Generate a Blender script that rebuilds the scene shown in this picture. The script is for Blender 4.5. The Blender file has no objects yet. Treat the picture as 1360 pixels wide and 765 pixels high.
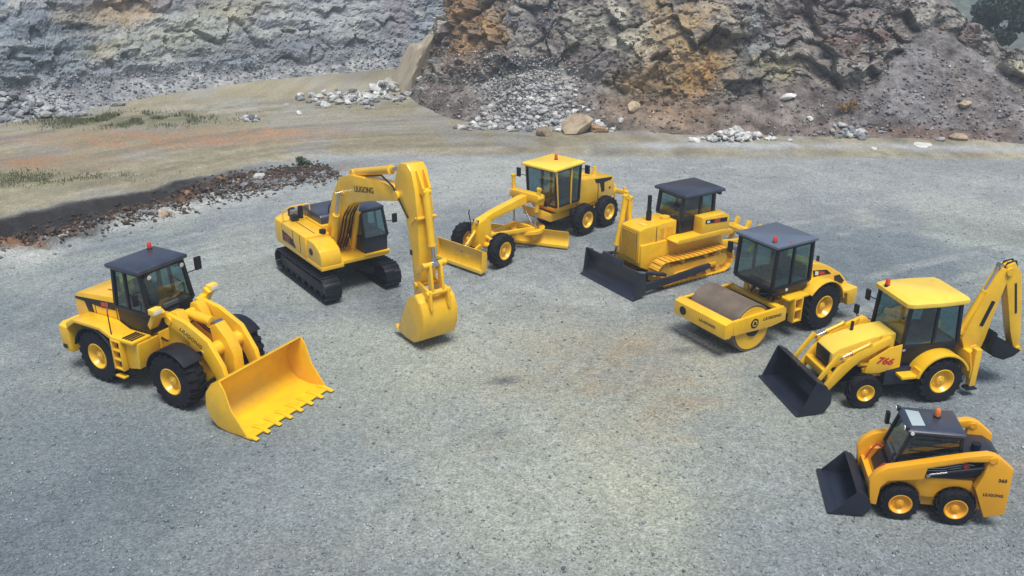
import bpy, bmesh, math, random
import numpy as np
from mathutils import Vector, Matrix

# ------------------------------------------------------------------ camera, light, exposure
SC = bpy.context.scene
COL = SC.collection
rnd = random.Random(11)
RAD = math.radians

cam_d = bpy.data.cameras.new('camera')
cam = bpy.data.objects.new('camera', cam_d)
COL.objects.link(cam)
cam.location = (0, 0, 12.35)
cam.rotation_euler = (RAD(90 - 22.84), 0, 0)
cam_d.sensor_width = 36.0
cam_d.lens = 36.0 * 1190 / 1360
cam_d.clip_start = 0.1
cam_d.clip_end = 3000
SC.camera = cam

SUN_ELEV, SUN_AZ = 70.0, 165.0          # azimuth: compass bearing the sun stands at (0 = +Y, 90 = +X)
world = bpy.data.worlds.new('World')
SC.world = world
world.use_nodes = True
wn = world.node_tree.nodes
wl = world.node_tree.links
sky = wn.new('ShaderNodeTexSky')
sky.sky_type = 'NISHITA'
sky.sun_disc = False
sky.sun_elevation = RAD(SUN_ELEV)
sky.sun_rotation = RAD(SUN_AZ)
sky.air_density = 1.0
sky.dust_density = 2.5
bg = wn['Background']
bg.inputs['Strength'].default_value = 0.09
wl.new(sky.outputs['Color'], bg.inputs['Color'])

sun_d = bpy.data.lights.new('sun', 'SUN')
sun_d.energy = 3.3
sun_d.angle = RAD(24)
sun_d.color = (1.0, 0.96, 0.90)
sun = bpy.data.objects.new('sun', sun_d)
COL.objects.link(sun)
_a, _e = RAD(SUN_AZ), RAD(SUN_ELEV)
_dir = Vector((math.sin(_a) * math.cos(_e), math.cos(_a) * math.cos(_e), math.sin(_e)))
sun.rotation_euler = _dir.to_track_quat('Z', 'Y').to_euler()

SC.view_settings.view_transform = 'Standard'
SC.view_settings.look = 'None'
SC.view_settings.exposure = 0.29
SC.view_settings.gamma = 1.0
SC.cycles.max_bounces = 8
SC.cycles.transparent_max_bounces = 12
SC.cycles.volume_bounces = 1


# ------------------------------------------------------------------ numpy noise
def _hash(ix, iy, iz, seed):
    with np.errstate(over='ignore'):
        h = (ix.astype(np.uint32) * np.uint32(374761393) + iy.astype(np.uint32) * np.uint32(668265263)
             + iz.astype(np.uint32) * np.uint32(2147483647) + np.uint32((seed * 974711 + 77) & 0xffffffff))
        h = (h ^ (h >> np.uint32(13))) * np.uint32(1274126177)
        h = (h ^ (h >> np.uint32(16))) * np.uint32(2246822519)
        h = h ^ (h >> np.uint32(15))
    return h.astype(np.float64) / 4294967295.0


def vnoise(P, seed=0):
    P = np.asarray(P, float)
    i = np.floor(P).astype(np.int64)
    f = P - i
    f = f * f * f * (f * (f * 6 - 15) + 10)
    r = 0
    for dx in (0, 1):
        wx = f[..., 0] if dx else 1 - f[..., 0]
        for dy in (0, 1):
            wy = f[..., 1] if dy else 1 - f[..., 1]
            for dz in (0, 1):
                wz = f[..., 2] if dz else 1 - f[..., 2]
                r = r + wx * wy * wz * _hash(i[..., 0] + dx, i[..., 1] + dy, i[..., 2] + dz, seed)
    return r * 2 - 1


def fbm(P, octaves=4, seed=0, gain=0.5, lac=2.03):
    P = np.asarray(P, float)
    a, s, t = 1.0, 0, 0
    for o in range(octaves):
        s = s + a * vnoise(P, seed + o * 17)
        t += a
        P = P * lac
        a *= gain
    return s / t


def cells(P, seed=0):
    """distance to the border of the cell (F2-F1) and a random number per cell"""
    P = np.asarray(P, float)
    i = np.floor(P).astype(np.int64)
    f1 = np.full(P.shape[:-1], 9.0)
    f2 = f1.copy()
    cid = np.zeros(P.shape[:-1])
    vec = np.zeros(P.shape)
    for dx in (-1, 0, 1):
        for dy in (-1, 0, 1):
            for dz in (-1, 0, 1):
                c = i + np.array((dx, dy, dz))
                q = np.stack([_hash(c[..., 0], c[..., 1], c[..., 2], seed + k) for k in (1, 2, 3)], -1)
                d = np.sqrt((((c + q) - P) ** 2).sum(-1))
                idc = _hash(c[..., 0], c[..., 1], c[..., 2], seed + 9)
                nearer = d < f1
                f2 = np.where(nearer, f1, np.minimum(f2, d))
                cid = np.where(nearer, idc, cid)
                vec = np.where(nearer[..., None], P - (c + q), vec)
                f1 = np.where(nearer, d, f1)
    tilt = np.stack([_hash((cid * 1e6).astype(np.int64), i[..., 0] * 0, i[..., 0] * 0, seed + k) for k in (11, 12, 13)], -1) - .5
    return f2 - f1, cid, (vec * tilt).sum(-1)


def sstep(a, b, x):
    t = np.clip((x - a) / (b - a), 0, 1)
    return t * t * (3 - 2 * t)


# ------------------------------------------------------------------ materials
def new_mat(name):
    m = bpy.data.materials.new(name)
    m.use_nodes = True
    nt = m.node_tree
    return m, nt, nt.nodes['Principled BSDF']


def N(nt, kind, **kw):
    n = nt.nodes.new(kind)
    for k, v in kw.items():
        if k.startswith('i_'):
            n.inputs[k[2:].replace('_', ' ')].default_value = v
        else:
            setattr(n, k, v)
    return n


def ramp(nt, stops):
    r = nt.nodes.new('ShaderNodeValToRGB')
    e = r.color_ramp.elements
    while len(e) > 1:
        e.remove(e[-1])
    e[0].position, e[0].color = stops[0][0], (*stops[0][1], 1)
    for p, c in stops[1:]:
        x = e.new(p)
        x.color = (*c, 1)
    return r


def paint(name, col, rough=0.35, dirt=(0.16, 0.12, 0.07), amount=0.35, metallic=0.0, coat=0.3, spec=0.5, bump=0.0):
    """painted or plain surface with faint dust and uneven gloss"""
    m, nt, b = new_mat(name)
    tc = N(nt, 'ShaderNodeTexCoord')
    n1 = N(nt, 'ShaderNodeTexNoise', i_Scale=1.7, i_Detail=8.0, i_Roughness=0.65)
    nt.links.new(tc.outputs['Object'], n1.inputs['Vector'])
    r1 = ramp(nt, [(0.42, (0, 0, 0)), (0.75, (1, 1, 1))])
    nt.links.new(n1.outputs['Fac'], r1.inputs['Fac'])
    n2 = N(nt, 'ShaderNodeTexNoise', i_Scale=16.0, i_Detail=4.0, i_Roughness=0.6)
    nt.links.new(tc.outputs['Object'], n2.inputs['Vector'])
    mu = N(nt, 'ShaderNodeMath', operation='MULTIPLY')
    nt.links.new(r1.outputs['Color'], mu.inputs[0])
    nt.links.new(n2.outputs['Fac'], mu.inputs[1])
    mu2 = N(nt, 'ShaderNodeMath', operation='MULTIPLY')
    nt.links.new(mu.outputs[0], mu2.inputs[0])
    mu2.inputs[1].default_value = amount
    mx = N(nt, 'ShaderNodeMix', data_type='RGBA')
    mx.inputs['A'].default_value = (*col, 1)
    mx.inputs['B'].default_value = (*dirt, 1)
    nt.links.new(mu2.outputs[0], mx.inputs['Factor'])
    n3 = N(nt, 'ShaderNodeTexNoise', i_Scale=.8, i_Detail=3.0)
    nt.links.new(tc.outputs['Object'], n3.inputs['Vector'])
    hv = N(nt, 'ShaderNodeHueSaturation')
    m3 = N(nt, 'ShaderNodeMapRange')
    nt.links.new(n3.outputs['Fac'], m3.inputs['Value'])
    m3.inputs['From Min'].default_value, m3.inputs['From Max'].default_value = .3, .7
    m3.inputs['To Min'].default_value, m3.inputs['To Max'].default_value = .93, 1.08
    nt.links.new(m3.outputs[0], hv.inputs['Value'])
    nt.links.new(mx.outputs['Result'], hv.inputs['Color'])
    nt.links.new(hv.outputs['Color'], b.inputs['Base Color'])
    mr = N(nt, 'ShaderNodeMapRange')
    nt.links.new(n1.outputs['Fac'], mr.inputs['Value'])
    mr.inputs['To Min'].default_value = rough * 0.8
    mr.inputs['To Max'].default_value = min(1, rough * 1.3)
    nt.links.new(mr.outputs['Result'], b.inputs['Roughness'])
    b.inputs['Metallic'].default_value = metallic
    b.inputs['Coat Weight'].default_value = coat
    b.inputs['Coat Roughness'].default_value = 0.2
    b.inputs['Specular IOR Level'].default_value = spec
    if bump:
        bp = N(nt, 'ShaderNodeBump', i_Strength=bump, i_Distance=0.02)
        nt.links.new(n2.outputs['Fac'], bp.inputs['Height'])
        nt.links.new(bp.outputs['Normal'], b.inputs['Normal'])
    return m


YEL = paint('yellow_paint', (0.90, 0.525, 0.012), 0.30, amount=0.5, coat=.5)
YEL_LIT = paint('pale_lit_yellow', (0.90, 0.62, 0.07), 0.4, amount=0.3)  # lighter copy of the yellow; overhead light put into hood and roof colour
ORA = paint('orange_yellow_paint', (0.86, 0.40, 0.008), 0.36, amount=0.35)
YELW = paint('worn_yellow_steel', (0.74, 0.40, 0.014), 0.45, dirt=(0.2, 0.15, 0.08), amount=0.9, coat=0.1)
NAVY = paint('navy_black_paint', (0.011, 0.016, 0.032), 0.42, dirt=(0.06, 0.06, 0.065), amount=0.25, coat=0.15, spec=0.4)
SLATE = paint('slate_roof_paint', (0.026, 0.036, 0.064), 0.35, dirt=(0.16, 0.16, 0.16), amount=0.4)
SLATEL = paint('light_slate_roof_paint', (0.10, 0.13, 0.185), 0.35, dirt=(0.2, 0.2, 0.2), amount=0.3)
BLK = paint('black_paint', (0.006, 0.008, 0.015), 0.45, dirt=(0.035, 0.035, 0.04), amount=0.2, coat=0.08, spec=0.35)
RUB = paint('tyre_rubber', (0.007, 0.0085, 0.014), 0.75, dirt=(0.075, 0.072, 0.07), amount=0.45, coat=0, spec=0.2, bump=0.25)
STEEL = paint('bright_rod_steel', (0.62, 0.63, 0.64), 0.22, amount=0.2, metallic=1.0, coat=0)
DRUM = paint('rusty_drum_steel', (0.145, 0.112, 0.085), 0.65, dirt=(0.24, 0.19, 0.145), amount=1.6, metallic=0.15, coat=0, bump=0.3)
BLADE = paint('dark_blade_paint', (0.012, 0.016, 0.03), 0.45, dirt=(0.07, 0.07, 0.075), amount=0.4, bump=0.15)
RED = paint('red_print', (0.50, 0.025, 0.015), 0.4, amount=0.1)
WHITE = paint('white_print', (0.72, 0.73, 0.72), 0.4, amount=0.1)
GREYM = paint('grey_metal', (0.30, 0.31, 0.32), 0.4, amount=0.3, metallic=0.6, coat=0)
SEATM = paint('seat_fabric', (0.06, 0.065, 0.075), 0.85, amount=0.2, coat=0)
FLOORM = paint('cab_floor_mat', (0.11, 0.12, 0.125), 0.8, amount=.4, coat=0)
PALEG = paint('pale_roof_glass', (0.42, 0.50, 0.50), 0.15, amount=.2, coat=1.0)
LENSR = paint('red_lens', (0.62, 0.045, 0.012), 0.15, amount=0.05, coat=1.0)
LENSO = paint('amber_lens', (0.75, 0.17, 0.01), 0.15, amount=0.05, coat=1.0)
LAMP = paint('lamp_glass', (0.75, 0.77, 0.78), 0.12, amount=0.1, coat=1.0)


def glass_mat(name, tint):
    m, nt, b = new_mat(name)
    nt.nodes.remove(b)
    out = nt.nodes['Material Output']
    tr = N(nt, 'ShaderNodeBsdfTransparent')
    tr.inputs['Color'].default_value = (*tint, 1)
    gl = N(nt, 'ShaderNodeBsdfGlossy', i_Roughness=0.03)
    gl.inputs['Color'].default_value = (0.9, 0.97, 0.98, 1)
    fr = N(nt, 'ShaderNodeFresnel', i_IOR=1.55)
    mx = N(nt, 'ShaderNodeMixShader')
    ad = N(nt, 'ShaderNodeMath', operation='ADD')
    ad.inputs[1].default_value = .07
    nt.links.new(fr.outputs[0], ad.inputs[0])
    ge = N(nt, 'ShaderNodeNewGeometry')
    iv = N(nt, 'ShaderNodeMath', operation='SUBTRACT')
    iv.inputs[0].default_value = 1.0
    nt.links.new(ge.outputs['Backfacing'], iv.inputs[1])
    mm = N(nt, 'ShaderNodeMath', operation='MULTIPLY')
    nt.links.new(ad.outputs[0], mm.inputs[0])
    nt.links.new(iv.outputs[0], mm.inputs[1])
    nt.links.new(mm.outputs[0], mx.inputs[0])
    nt.links.new(tr.outputs[0], mx.inputs[1])
    nt.links.new(gl.outputs[0], mx.inputs[2])
    nt.links.new(mx.outputs[0], out.inputs['Surface'])
    return m


GLASS = glass_mat('tinted_cab_glass', (0.56, 0.71, 0.73))
DGLASS = glass_mat('dark_cab_glass', (0.56, 0.67, 0.70))


# ------------------------------------------------------------------ mesh builder
class MB:
    def __init__(s):
        s.v, s.f = [], []

    def add(s, vs, fs):
        o = len(s.v)
        s.v += [tuple(p) for p in vs]
        s.f += [tuple(i + o for i in f) for f in fs]
        return s

    def box(s, c, d, rx=0, ry=0, rz=0):
        M = Matrix.Rotation(RAD(rz), 3, 'Z') @ Matrix.Rotation(RAD(ry), 3, 'Y') @ Matrix.Rotation(RAD(rx), 3, 'X')
        vs = [Vector(c) + M @ Vector((x * d[0] / 2, y * d[1] / 2, z * d[2] / 2)) for x in (-1, 1) for y in (-1, 1) for z in (-1, 1)]
        return s.add(vs, [(0, 1, 3, 2), (4, 6, 7, 5), (0, 4, 5, 1), (2, 3, 7, 6), (0, 2, 6, 4), (1, 5, 7, 3)])

    def bar(s, p, q, w, d, up=(0, 0, 1)):
        """box along p-q; w across (perpendicular to up), d along up"""
        p, q = Vector(p), Vector(q)
        t = (q - p).normalized()
        u = Vector(up)
        if abs(t.dot(u)) > 0.97:
            u = Vector((1, 0, 0))
        a = t.cross(u).normalized()
        b = a.cross(t).normalized()
        vs = [e + a * (sx * w / 2) + b * (sz * d / 2) for e in (p, q) for sx in (-1, 1) for sz in (-1, 1)]
        return s.add(vs, [(0, 1, 3, 2), (4, 6, 7, 5), (0, 4, 5, 1), (2, 3, 7, 6), (0, 2, 6, 4), (1, 5, 7, 3)])

    def prism(s, pts, a, b, axis='y', pts2=None):
        """polygon swept along an axis; y: pts are (x, z); x: pts are (y, z); z: pts are (x, y)"""
        def P(p, t):
            return (p[0], t, p[1]) if axis == 'y' else ((t, p[0], p[1]) if axis == 'x' else (p[0], p[1], t))
        n = len(pts)
        q = pts2 or pts
        vs = [P(p, a) for p in pts] + [P(p, b) for p in q]
        fs = [tuple(range(n)), tuple(range(2 * n - 1, n - 1, -1))]
        fs += [(i, i + n, (i + 1) % n + n, (i + 1) % n) for i in range(n)]
        return s.add(vs, fs)

    def limb(s, pts, a, b):
        """flat-sided arm: pts are (x, z, half thickness)"""
        up, lo = [], []
        n = len(pts)
        for i, (x, z, h) in enumerate(pts):
            p0 = pts[max(0, i - 1)]
            p1 = pts[min(n - 1, i + 1)]
            tx, tz = p1[0] - p0[0], p1[1] - p0[1]
            L = math.hypot(tx, tz)
            nx, nz = -tz / L, tx / L
            up.append((x + nx * h, z + nz * h))
            lo.append((x - nx * h, z - nz * h))
        return s.prism(up + lo[::-1], a, b)

    def tube(s, p, q, r, r2=None, n=14, cap=True):
        p, q = Vector(p), Vector(q)
        r2 = r if r2 is None else r2
        t = (q - p).normalized()
        u = Vector((0, 0, 1)) if abs(t.z) < 0.9 else Vector((1, 0, 0))
        a = t.cross(u).normalized()
        b = t.cross(a).normalized()
        vs = []
        for e, rr in ((p, r), (q, r2)):
            for k in range(n):
                w = 2 * math.pi * k / n
                vs.append(e + (a * math.cos(w) + b * math.sin(w)) * rr)
        fs = [(i, (i + 1) % n, (i + 1) % n + n, i + n) for i in range(n)]
        if cap:
            fs += [tuple(range(n - 1, -1, -1)), tuple(range(n, 2 * n))]
        return s.add(vs, fs)

    def pipe(s, pts, r, n=8):
        for i in range(len(pts) - 1):
            s.tube(pts[i], pts[i + 1], r, n=n)
        return s

    def lathe(s, prof, c=(0, 0, 0), axis='y', n=32):
        """closed or open profile of (radius, offset along axis), turned about the axis"""
        m = len(prof)
        vs = []
        for k in range(n):
            w = 2 * math.pi * k / n
            cs, sn = math.cos(w), math.sin(w)
            for r, t in prof:
                p = (r * cs, t, r * sn) if axis == 'y' else ((t, r * cs, r * sn) if axis == 'x' else (r * cs, r * sn, t))
                vs.append((p[0] + c[0], p[1] + c[1], p[2] + c[2]))
        fs = []
        for k in range(n):
            k2 = (k + 1) % n
            for j in range(m - 1):
                fs.append((k * m + j, k * m + j + 1, k2 * m + j + 1, k2 * m + j))
        return s.add(vs, fs)

    def quadplate(s, a, b, c, d, t=0.012):
        """thin plate through four points"""
        a, b, c, d = map(Vector, (a, b, c, d))
        nrm = (b - a).cross(d - a).normalized() * (t / 2)
        vs = [p - nrm for p in (a, b, c, d)] + [p + nrm for p in (a, b, c, d)]
        return s.add(vs, [(3, 2, 1, 0), (4, 5, 6, 7), (0, 1, 5, 4), (1, 2, 6, 5), (2, 3, 7, 6), (3, 0, 4, 7)])

    def mesh(s, name, mat, bevel=0.0, smooth=35):
        bm = bmesh.new()
        vs = [bm.verts.new(p) for p in s.v]
        for f in s.f:
            try:
                bm.faces.new([vs[i] for i in f])
            except ValueError:
                pass
        bmesh.ops.recalc_face_normals(bm, faces=bm.faces[:])
        if bevel > 0:
            es = [e for e in bm.edges if len(e.link_faces) == 2 and e.calc_face_angle(0) > RAD(32)]
            if es:
                bmesh.ops.bevel(bm, geom=es, offset=bevel, segments=2, profile=0.6, affect='EDGES', clamp_overlap=True)
        me = bpy.data.meshes.new(name)
        bm.to_mesh(me)
        bm.free()
        me.materials.append(mat)
        if smooth:
            me.shade_smooth()
            me.set_sharp_from_angle(angle=RAD(smooth))
        return me

    def obj(s, name, mat, parent=None, bevel=0.0, smooth=35, loc=(0, 0, 0), label=None):
        o = bpy.data.objects.new(name, s.mesh(name, mat, bevel, smooth))
        COL.objects.link(o)
        o.parent = parent
        o.location = loc
        if label:
            o['label'] = label
        return o


def inst(name, me, parent, loc=(0, 0, 0), rot=(0, 0, 0), scale=(1, 1, 1)):
    o = bpy.data.objects.new(name, me)
    COL.objects.link(o)
    o.parent = parent
    o.location, o.rotation_euler, o.scale = loc, rot, scale
    return o


def thing(name, label, cat, loc=(0, 0, 0), rz=0, group=None):
    o = bpy.data.objects.new(name, None)
    COL.objects.link(o)
    o.location = loc
    o.rotation_euler = (0, 0, RAD(rz))
    o['label'], o['category'] = label, cat
    if group:
        o['group'] = group
    return o


def tag(o, label, cat, group=None):
    o['label'], o['category'] = label, cat
    if group:
        o['group'] = group
    return o


def lettering(text, size, parent, loc, rot, mat, shear=0.0, name='lettering', bold=0.0, sx=1.0):
    cu = bpy.data.curves.new('lettering_curve', 'FONT')
    cu.body = text
    cu.size = size
    cu.extrude = 0.003
    cu.offset = bold
    cu.shear = shear
    cu.align_x = 'CENTER'
    cu.align_y = 'CENTER'
    cu.resolution_u = 3
    t = bpy.data.objects.new('tmp', cu)
    COL.objects.link(t)
    dg = bpy.context.evaluated_depsgraph_get()
    me = bpy.data.meshes.new_from_object(t.evaluated_get(dg))
    bpy.data.objects.remove(t)
    bpy.data.curves.remove(cu)
    me.name = name
    me.materials.clear()
    me.materials.append(mat)
    o = inst(name, me, parent, loc, [RAD(a) for a in rot])
    o.scale = (sx, 1, 1)
    return o


# ------------------------------------------------------------------ wheels and tracks
_wheel_cache = {}


def wheel_meshes(key, R, W, rr, lugs, mat, style):
    if key in _wheel_cache:
        return _wheel_cache[key]
    h = W / 2
    t = MB()
    sw = R * 0.9 if lugs else R
    t.lathe([(rr, -h * .78), (rr * 1.06, -h * .95), (rr + (R - rr) * .5, -h * 1.02), (R * .90, -h * .93), (sw * .985, -h * .75), (R * .955, -h * .3),
             (R * .955, h * .3), (sw * .985, h * .75), (R * .90, h * .93), (rr + (R - rr) * .5, h * 1.02), (rr * 1.06, h * .95), (rr, h * .78)], n=48)
    if lugs:
        for k in range(lugs):
            for sd in (-1, 1):
                w0 = 2 * math.pi * (k + (0.5 if sd > 0 else 0)) / lugs
                ln = 2 * math.pi * R / lugs
                tw = ln * (0.50 if style == 'block' else 0.30)
                sweep = ln * (0.25 if style == 'block' else 0.9)
                vs = []
                for yy, da in ((0.0 if style != 'block' else 0.03 * W, sweep), (h * 0.62, sweep * .35), (h * 0.97, 0)):
                    for rad_ in (R * (.93 if yy < h * .9 else .84), R * (1.0 if yy < h * .9 else .955)):
                        for e in (-1, 1):
                            ang = w0 + (da + e * tw / 2) / R
                            vs.append((rad_ * math.cos(ang), yy * sd, rad_ * math.sin(ang)))
                fs = []
                for j in (0, 4):
                    a = j
                    b = j + 4
                    fs += [(a + 2, a + 3, b + 3, b + 2), (a, a + 2, b + 2, b), (a + 1, b + 1, b + 3, a + 3)]
                fs += [(0, 1, 3, 2), (8, 10, 11, 9)]
                t.add(vs, fs)
    tyre = t.mesh('tyre', RUB, 0, 40)
    r = MB()
    r.lathe([(rr * 1.02, h * .80), (rr * 1.08, h * .92), (rr * .98, h * .97), (rr * .90, h * .86), (rr * .82, h * .45), (rr * .74, h * .36),
             (rr * .42, h * .40), (rr * .36, h * .48), (rr * .36, h * .30)], n=36)
    r.lathe([(rr * 1.0, -h * .80), (rr * 1.0, h * .80)], n=36)
    r.lathe([(0.001, -h * .3), (rr * .98, -h * .3)], n=36)
    rim = r.mesh('rim', mat, 0, 40)
    b = MB()
    b.lathe([(rr * .36, h * .2), (rr * .36, h * .62), (rr * .30, h * .72), (rr * .12, h * .74), (rr * .10, h * .80), (0.001, h * .80)], n=24)
    for k in range(10):
        w = 2 * math.pi * k / 10
        b.tube((rr * .56 * math.cos(w), h * .34, rr * .56 * math.sin(w)), (rr * .56 * math.cos(w), h * .47, rr * .56 * math.sin(w)), rr * .045, n=6)
    hub = b.mesh('wheel', mat, 0, 40)
    _wheel_cache[key] = (hub, rim, tyre)
    return _wheel_cache[key]


def wheel(root, key, x, y, z, R, W, rr, lugs=0, mat=YEL, style='chevron', steer=0):
    hub, rim, tyre = wheel_meshes(key, R, W, rr, lugs, mat, style)
    o = inst('wheel', hub, root, (x, y, z), (0, rnd.random() * 0.2, RAD((0 if y > 0 else 180) + steer)))
    inst('rim', rim, o)
    inst('tyre', tyre, o)
    return o


def track(root, y, xr, xf, r, zc, width, n, mat, frame_mat, rollers=6, shoe_h=0.045, roll_mat=None):
    """crawler: frame mesh with rollers, sprocket and every shoe as a sub-part"""
    f = MB()
    f.prism([(xr + .1, zc - r * .5), (xf - .1, zc - r * .5), (xf - .15, zc + r * .38), (xr + .15, zc + r * .38)], y - width * .28, y + width * .28)
    o = f.obj('track', frame_mat, root, 0.02)
    for k in range(rollers):
        x = xr + (xf - xr) * (k + .5) / rollers
        MB().lathe([(0.001, -width * .3), (r * .26, -width * .3), (r * .26, width * .3), (0.001, width * .3)], (x, y, zc - r * .66), n=16).obj('track_roller', roll_mat or frame_mat, o)
    for k in range(2):
        x = xr + (xf - xr) * (k * .4 + .3)
        MB().lathe([(0.001, -width * .25), (r * .18, -width * .25), (r * .18, width * .25), (0.001, width * .25)], (x, y, zc + r * .62), n=14).obj('carrier_roller', roll_mat or frame_mat, o)
    for x, nm, teeth in ((xr, 'sprocket', 1), (xf, 'idler', 0)):
        s = MB()
        s.lathe([(0.001, -width * .27), (r * .5, -width * .27), (r * .55, -width * .2), (r * .80, -width * .1), (r * .80, width * .1), (r * .55, width * .2), (r * .5, width * .27), (0.001, width * .27)], (x, y, zc), n=28)
        if teeth:
            for k in range(13):
                w = 2 * math.pi * k / 13
                s.box((x + r * .84 * math.cos(w), y, zc + r * .84 * math.sin(w)), (r * .16, width * .12, r * .16), ry=-math.degrees(w))
        s.obj(nm, frame_mat, o, 0)
    L = xf - xr
    per = 2 * L + 2 * math.pi * r
    pitch = per / n
    sh = MB()
    sh.box((0, 0, -shoe_h * .3), (pitch * .93, width, shoe_h * .6))
    sh.box((-pitch * .30, 0, shoe_h * .35), (pitch * .16, width, shoe_h * .9))
    sh.box((0, width * .12, -shoe_h * 1.3), (pitch * .9, width * .08, shoe_h * 1.5))
    sh.box((0, -width * .12, -shoe_h * 1.3), (pitch * .9, width * .08, shoe_h * 1.5))
    me = sh.mesh('track_shoe', mat, 0.006)
    for k in range(n):
        s = k * pitch + pitch * .35
        if s < L:                                                   # top run, sagging between carrier rollers
            x, z, a = xf - s, zc + r - 0.03 * math.sin(math.pi * s / L), math.pi / 2
        elif s < L + math.pi * r:
            w = math.pi / 2 + (s - L) / r
            x, z, a = xr + r * math.cos(w), zc + r * math.sin(w), w
        elif s < 2 * L + math.pi * r:
            x, z, a = xr + (s - L - math.pi * r), zc - r, 1.5 * math.pi
        else:
            w = 1.5 * math.pi + (s - 2 * L - math.pi * r) / r
            x, z, a = xf + r * math.cos(w), zc + r * math.sin(w), w
        inst('track_shoe', me, o, (x, y, z), (0, math.pi / 2 - a, 0))
    return o


def scoop(root, prof, hw, t, mat, teeth=0, tooth_len=0.24, name='bucket', lip=True, tooth_mat=None, side_prof=None):
    """bucket: sheet following prof (x, z) from cutting edge round to the top lip, with side plates"""
    inner, outer = [], []
    n = len(prof)
    for i, (x, z) in enumerate(prof):
        p0, p1 = prof[max(0, i - 1)], prof[min(n - 1, i + 1)]
        tx, tz = p1[0] - p0[0], p1[1] - p0[1]
        L = math.hypot(tx, tz)
        inner.append((x, z))
        outer.append((x - tz / L * t, z + tx / L * t))
    s = MB()
    s.prism(inner + outer[::-1], -hw, hw)
    o = s.obj(name, mat, root, 0.008)
    for sd in (-1, 1):
        p = MB()
        y0 = sd * (hw + 0.002)
        p.prism(side_prof or prof, y0 - sd * 0.03, y0 + sd * 0.012)
        p.obj('side_plate', mat, o, 0.008)
    if lip:
        tx, tz = prof[0][0] - prof[1][0], prof[0][1] - prof[1][1]
        L = math.hypot(tx, tz)
        ux, uz = tx / L, tz / L
        e = MB()
        e.bar((prof[0][0] - ux * .14, 0, prof[0][1] - uz * .14 - 0.012), (prof[0][0] + ux * .10, 0, prof[0][1] + uz * .10 - 0.012), 2 * hw + 0.03, 0.045)
        e.obj('cutting_edge', tooth_mat or mat, o, 0.008)
        if teeth:
            tb = MB()
            w = 0.12
            tb.prism([(-.30, .035), (-.05, .055), (tooth_len, -.01), (tooth_len, -.035), (-.05, -.055), (-.30, -.045)], -w / 2, w / 2)
            me = tb.mesh('tooth', tooth_mat or mat, 0.008)
            for k in range(teeth):
                y = -hw + 0.07 + (2 * hw - 0.14) * k / (teeth - 1)
                inst('tooth', me, o, (prof[0][0], y, prof[0][1]), (0, -math.atan2(uz, ux), 0))
    return o


def cylinder(root, p, q, r, split=0.55, mat=YEL, name='hydraulic_cylinder', rod=STEEL):
    p, q = Vector(p), Vector(q)
    m = p.lerp(q, split)
    c = MB().tube(p, m, r, n=16)
    c.tube(m, m + (q - p).normalized() * 0.06, r * 1.12, n=16)
    c.tube(p - Vector((0, r * 1.1, 0)), p + Vector((0, r * 1.1, 0)), r * .9, n=14)
    o = c.obj(name, mat, root, 0)
    d = MB().tube(m, q, r * .52, n=12)
    d.tube(q - Vector((0, r * 1.0, 0)), q + Vector((0, r * 1.0, 0)), r * .8, n=12)
    d.obj('piston_rod', rod, o, 0)
    return o


def beacon(root, x, y, z, lens=LENSR, k=1.0):
    b = MB().lathe([(0.001, 0), (.075 * k, 0), (.075 * k, .05), (.05 * k, .06)], (x, y, z), 'z', 16).obj('beacon', BLK, root)
    MB().lathe([(r_ * k, h_ * k) for r_, h_ in ((.062, .05), (.066, .08), (.060, .18), (.045, .215), (.02, .23), (0.001, .232))], (x, y, z), 'z', 18).obj('lens', lens, b)
    return b


def mirror(root, base, head, w=0.2, h=0.32):
    m = MB().pipe([base, (head[0], head[1], base[2] + .02), head], 0.016, 6)
    m.prism([(head[1] - w / 2, head[2] - h / 2), (head[1] + w / 2, head[2] - h / 2), (head[1] + w / 2, head[2] + h / 2), (head[1] - w / 2, head[2] + h / 2)], head[0] - .01, head[0] + .07, 'x')
    o = m.obj('mirror', BLK, root, 0.012)
    MB().prism([(head[1] - w * .42, head[2] - h * .44), (head[1] + w * .42, head[2] - h * .44), (head[1] + w * .42, head[2] + h * .44), (head[1] - w * .42, head[2] + h * .44)], head[0] - .016, head[0] - .012, 'x').obj('mirror_glass', STEEL, o)
    return o


def worklamp(root, p, d=(1, 0, 0), r=0.08, mat=BLK):
    p, d = Vector(p), Vector(d).normalized()
    o = MB().tube(p - d * .09, p, r * .7, r, n=14).obj('work_lamp', mat, root)
    MB().tube(p + d * .001, p + d * .012, r * .9, n=14).obj('lamp_lens', LAMP, o)
    return o


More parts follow.
